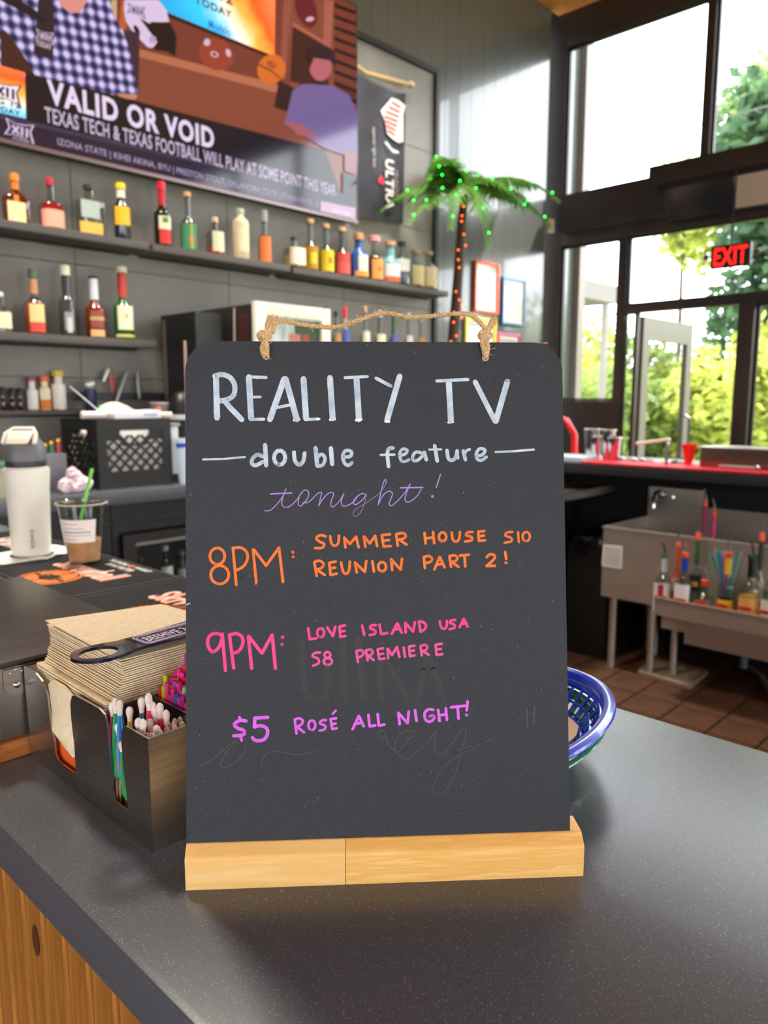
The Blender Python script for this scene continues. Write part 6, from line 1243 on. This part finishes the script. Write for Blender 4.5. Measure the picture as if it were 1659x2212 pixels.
for sx_ in (4.36, 4.72):
    for sy in (-.17, .17): MB().tube([(sx_, yc+sy, .74), (sx_+(.04 if sx_ > 4.5 else -.04), yc+sy*1.25, 0)], [.016, .013], 8).build('leg', M_R, ch)

# underbar sink with backsplash, faucet
sk = thing('underbar_sink', (3.9, 1.7, 0), 'stainless underbar sink with tall splashback and faucet', 'sink')
b = MB(); b.box(3.60, 3.603, .2, 1.885, .385, .74); b.box(3.603, 4.10, 1.882, 1.885, .385, .74); b.box(4.097, 4.10, .2, 1.881, .385, .74); b.box(3.604, 4.096, .2, 1.88, .42, .424); b.box(3.604, 4.096, .2, .203, .43, .74); b.build('basin', M_STEELS, sk)
b = MB(); b.box(3.594, 3.615, .2, 1.89, .741, .755); b.box(3.616, 4.10, 1.872, 1.89, .741, .755); b.build('rim', M_STEELS, sk, bevel=.003)
MB().box(3.72, 3.73, .3, 1.84, .735, .7395).build('divider_rail', M_STEELS, sk)
MB().box(4.101, 4.12, .2, 1.885, .70, .83).build('splashback', M_STEELS, sk); MB().box(4.101, 4.125, 1.58, 1.885, .831, .92).build('faucet_box', M_STEELS, sk, bevel=.004); MB().box(4.098, 4.1005, 1.80, 1.87, .87, .905).build('sticker', M_PAPER, sk)
MB().tube([(4.09, 1.79, .87), (4.05, 1.79, .905), (3.99, 1.79, .90), (3.965, 1.79, .86), (3.962, 1.79, .82)], .013, 10).build('faucet_spout', M_CHROME, sk); MB().ball((4.07, 1.79, .885), .024).build('faucet_joint', M_CHROME, sk); MB().tube([(4.085, 1.74, .87), (4.03, 1.71, .88)], .008, 8).build('faucet_lever', M_CHROME, sk)
for (x, y) in ((3.635, 1.83), (4.07, 1.83), (3.635, .6), (4.07, .6)): MB().tube([(x, y, .386), (x, y, 0)], [.020, .018], 12).build('leg', M_STEELS, sk)
P = [PX(px, py, 3.5985) for px, py in ((1303, 1176), (1345, 1180), (1343, 1229), (1300, 1222))]
nt = MB().prism(P, (-.0012, 0, 0)).build('posted_notice', M_PAPER); tag(nt, 'small white printed notice stuck on the sink front', 'notice')
b = MB()
for k in range(7): z = P[0].z-.012-k*.0135; b.box(3.5965, 3.5969, P[1].y+.010, P[0].y-.010, z-.004, z)
b.build('printed_lines', mat('#8a8a8a', .6), nt)
# speed rail
sr = thing('speed_rail', (3.45, 1.2, .3), 'stainless speed rail of bottles hooked along the sink, with orange tape tags', 'bottle rail')
ry1 = 1.525
b = MB(); b.box(3.44, 3.443, .2, ry1, .388, .475); b.box(3.444, 3.590, .2, ry1, .388, .391); b.box(3.5905, 3.593, .2, ry1, .388, .60); b.box(3.444, 3.590, ry1-.003, ry1, .392, .475); b.build('trough', M_STEELS, sr)
b = MB(); b.box(3.66, 3.98, .2, 1.58, .262, .325); b.box(3.66, 3.98, .2, 1.46, .206, .2615); b.build('drain_pan', M_STEELS, sr)
b = MB(); b.box(3.425, 3.439, .2, ry1+.002, .470, .478); b.build('front_lip', M_STEELS, sr)
for (x, y) in ((3.645, 1.622), (3.70, 1.525)): MB().tube([(x, y, .385 if x < 3.66 else .384), (x, y, 0)], [.018, .016], 12).build('leg', M_STEELS, sr)
for k, (px, py) in enumerate(((1428, 1290), (1469, 1297), (1513, 1302), (1560, 1309), (1609, 1315), (1653, 1323))):
    p = PX(px, py, 3.4385); q = MB().box(3.4365, 3.4395, p.y-.028, p.y+.028, p.z-.009, p.z+.009).build('tape_tag', mat('#d84a14', .6), sr); MB().box(3.4358, 3.4363, p.y-.02, p.y+.02, p.z-.003, p.z+.003).build('print', mat('#5a1c08', .6), q)
def rbot(px, x, zb, ztop, W, **k):
    lab = k.pop('lab'); p = PX(px, 1250, x); return bottle('pour_bottle', lab, 'bottle', 'bottles in the speed rail', (x, p.y, zb), ztop-zb, W, k.pop('body'), k.pop('cap'), k.pop('label'), face=pi+.15, **k)
def ztop(px, py, x): return PX(px, py, x).z
def pourer(px, x, zt_, c1, c2, lab=None):
    pass
X1_ = 3.488
rows = [(1433, 1196, .080, dict(lab='clear vodka bottle with red and white label, first in the rail', body=CLEAR, cap='#2f5a3e', label='#d8dcdc', lab2=[('#b82034', .02, .50, .35)], wrap='#c8cccc', lab_z=(.02, .52), capc=.08, sq=3, la=1.3)),
        (1478, 1192, .078, dict(lab='clear square bottle with white label, blue neck and orange pourer collar', body=CLEAR, cap='#e8582a', label='#e8ecee', wrap='#2040c8', lab_z=(.02, .52), capc=.10, sq=4, la=.9)),
        (1524, 1252, .086, dict(lab='squat red-labelled bottle with an orange collar, third in the rail', body=CLEAR, cap='#e04a22', label='#c83a20', lab_z=(.02, .24), capc=.16, la=1.3)),
        (1572, 1192, .082, dict(lab='tequila bottle with yellow neck, red pourer collar and yellow label', body=CLEAR, cap='#d8482a', label='#e6b81c', wrap='#e8c020', lab_z=(.08, .36), capc=.09, la=1.0)),
        (1623, 1196, .098, dict(lab='wide bottle of gold liquor with black neck, fifth in the rail', body=CLEAR, fill=(.45, mat('#c8964a', .25)), cap='#1c3a2a', label='#d8a456', wrap='#141414', lab_z=(.04, .44), capc=.10, la=1.1)),
        (1668, 1200, .090, dict(lab='clear bottle with white oval label at the right picture edge', body=CLEAR, cap='#dcdcdc', label='#dcd8d4', lab_z=(.05, .45), capc=.10, la=.9))]
M_PO = mat('#b8b8b8', .2, .9); M_POB = mat('#1a1a1a', .4)
def add_spout(t, W, top, col, h=.055):
    c = t.location; MB().tube([(c.x, c.y, top+.0005), (c.x, c.y, top+.02), (c.x-.006, c.y+.008, top+h)], [.006, .0045, .0035], 8).build('pour_spout', col, t)
for px, pt, W, kw in rows:
    tz = ztop(px, pt, X1_); t = rbot(px, X1_, .3925, tz, W*.92, neck=.34, nr=.36, **kw); add_spout(t, W, tz, M_POB if px in (1433, 1623) else M_PO)
# second row standing in the ice well behind
b_, = [MB().box(3.66, 3.94, .6, 1.52, .425, .50).build('bottle_step', M_STEELD, sk)]
back = [(1514, 1078, .06, dict(lab='bottle with a magenta neck and orange collar in the ice well, tallest of all', body=CLEAR, cap='#e8582a', label='#8a2a50', wrap='#a02058')), (1462, 1170, .052, dict(lab='orange-necked bottle behind the first rail bottles', body=gl('#b0481c'), cap='#e06030', label='#c8a890', wrap='#d85a20')),
        (1503, 1150, .066, dict(lab='big clear bottle with a black and gold neck label, tallest at the left', body=CLEAR, cap='#e8582a', label='#24262a', wrap='#1f6a3a', lab2=[('#c8a020', .36, .42, .6)])),
        (1534, 1100, .066, dict(lab='bottle with orange pourer collar behind the big clear one', body=CLEAR, cap='#f0582a', label='#8a2a50', wrap='#c83a7a')),
        (1640, 1150, .055, dict(lab='tall bottle with bright orange collar behind the gold liquor', body=CLEAR, cap='#f05a2a', label='#b0a890', wrap='#2a3a34'))]
for px, pt, W, kw in back:
    xb = 3.75 if px in (1534, 1514) else 3.556; zb_ = .5005 if xb > 3.6 else .3925
    k = dict(kw); tz = ztop(px, pt, xb); p = PX(px, 1250, xb); t = bottle('pour_bottle', k.pop('lab'), 'bottle', 'bottles standing in the back row of the rail' if xb < 3.6 else 'bottles standing in the ice well', (xb, p.y, zb_), tz-zb_, W*.9, k.pop('body'), k.pop('cap'), k.pop('label'), neck=.42, nr=.34, lab_z=(.3, .5), capc=.10, face=pi+.1, **k); add_spout(t, W, tz, M_PO)
# neon cocktail straws in a cup
p = PX(1570, 1240, 3.558); t = thing('straw_cup', (3.558, p.y, .3925), 'bunch of fanned neon cocktail straws in a dark cup behind the rail', 'straw holder')
MB().lathe((3.558, p.y, .3925), [(.024, 0), (.028, .11)], 18).build('cup', mat('#3a3a40', .4), t); rs = random.Random(9)
for k in range(46):
    a = rs.uniform(0, 2*pi); q = rs.uniform(0, 1); col = rs.choice(['#2ac8a0', '#30d8c0', '#2a9ad8', '#c85ad0', '#e070b8', '#4ae08a', '#1fb8d8'])
    MB().tube([(3.558+.016*q*math.cos(a), p.y+.016*q*math.sin(a), .505), (3.548+.035*q*math.cos(a), p.y+.085*q*math.sin(a), .705+rs.uniform(-.02, .015))], .0035, 5).build('straw', mat(col, .4), t)
# cluttered plumbing under the sink
def pipe(path, r, col, lab, name='drain_pipe', rough=.4, metal=0):
    o = MB().tube(path, r, 12).build(name, mat(col, rough, 0 if not metal else metal)); return tag(o, lab, 'pipe')
pipe([(3.98, 1.78, .384), (3.98, 1.78, .30), (3.98, 1.76, .10), (3.98, 1.76, .0)], .026, '#c8c4bc', 'white drain pipe behind the rail legs')
pipe([(3.85, 1.93, .60), (3.85, 1.93, .38), (3.86, 1.94, .30)], .028, '#d0cec6', 'white plastic pipe hanging left under the sink end', 'plastic_pipe')
pipe([(4.05, 1.30, .20), (4.05, 1.30, .02)], .020, '#7a8490', 'grey pipe stub on the floor under the drain pan', 'grey_pipe')
pipe([PZ(1618, 1442, .015), PZ(1630, 1450, .015), PZ(1644, 1462, .015), PZ(1662, 1488, .015), PZ(1700, 1530, .015)], .013, '#8f8f92', 'grey hose lying on the tiles at the right picture edge', 'hose')
pipe([(4.06, 1.09, .765), (4.06, 1.08, .86), (4.03, 1.05, .95), (4.06, .98, 1.0)], .011, '#4a4d50', 'dark hose looping up to the far bar from the sink', 'hose')
pts = [PZ(1372, 1452, .0), PZ(1410, 1430, 0), PZ(1530, 1460, 0), PZ(1490, 1494, 0)]
o = MB().prism([(p.x, p.y, .0006) for p in (PZ(1376, 1457, 0), PZ(1420, 1425, 0), PZ(1530, 1456, 0), PZ(1490, 1492, 0))], (0, 0, .022)).build('curb_slab', mat('#8a7662', .8), bevel=.003); o.location.z = 0
for n_ in ('leg',): pass
tag(o, 'pale concrete slab on the floor under the rail legs', 'slab'); 
# trash can
tc = thing('trash_can', (3.88, 2.02, 0), 'black slim trash can lined with a black bag', 'trash can')
b = MB(); b.prism([(3.70, 1.905, .001), (3.70, 2.15, .001), (4.05, 2.15, .001), (4.05, 1.905, .001)], (0, 0, .62)); b.build('bin', mat('#0e0e10', .5), tc, bevel=.012)
b = MB(); rr = random.Random(4); n_ = 40; V = []
for i, (s, z) in enumerate(((1.03, .56), (1.07, .64), (1.0, .665), (.86, .64), (.8, .58))):
    for k in range(n_):
        a = 2*pi*k/n_; q = (abs(math.cos(a))**4+abs(math.sin(a))**4)**-.25; V.append((3.875+.178*s*q*math.cos(a)+rr.gauss(0, .003), 2.0275+.124*s*q*math.sin(a)+rr.gauss(0, .003), z+rr.gauss(0, .006)))
b.add(V, [(i*n_+k, i*n_+(k+1) % n_, (i+1)*n_+(k+1) % n_, (i+1)*n_+k) for i in range(4) for k in range(n_)]).build('bin_liner', mat('#101014', .22, 0, .6), tc)
P = PX(1268, 1173, 3.699); MB().box(3.697, 3.6995, P.y-.022, P.y+.022, P.z-.012, P.z+.012).build('red_sticker', mat('#c0303c', .5), tc)
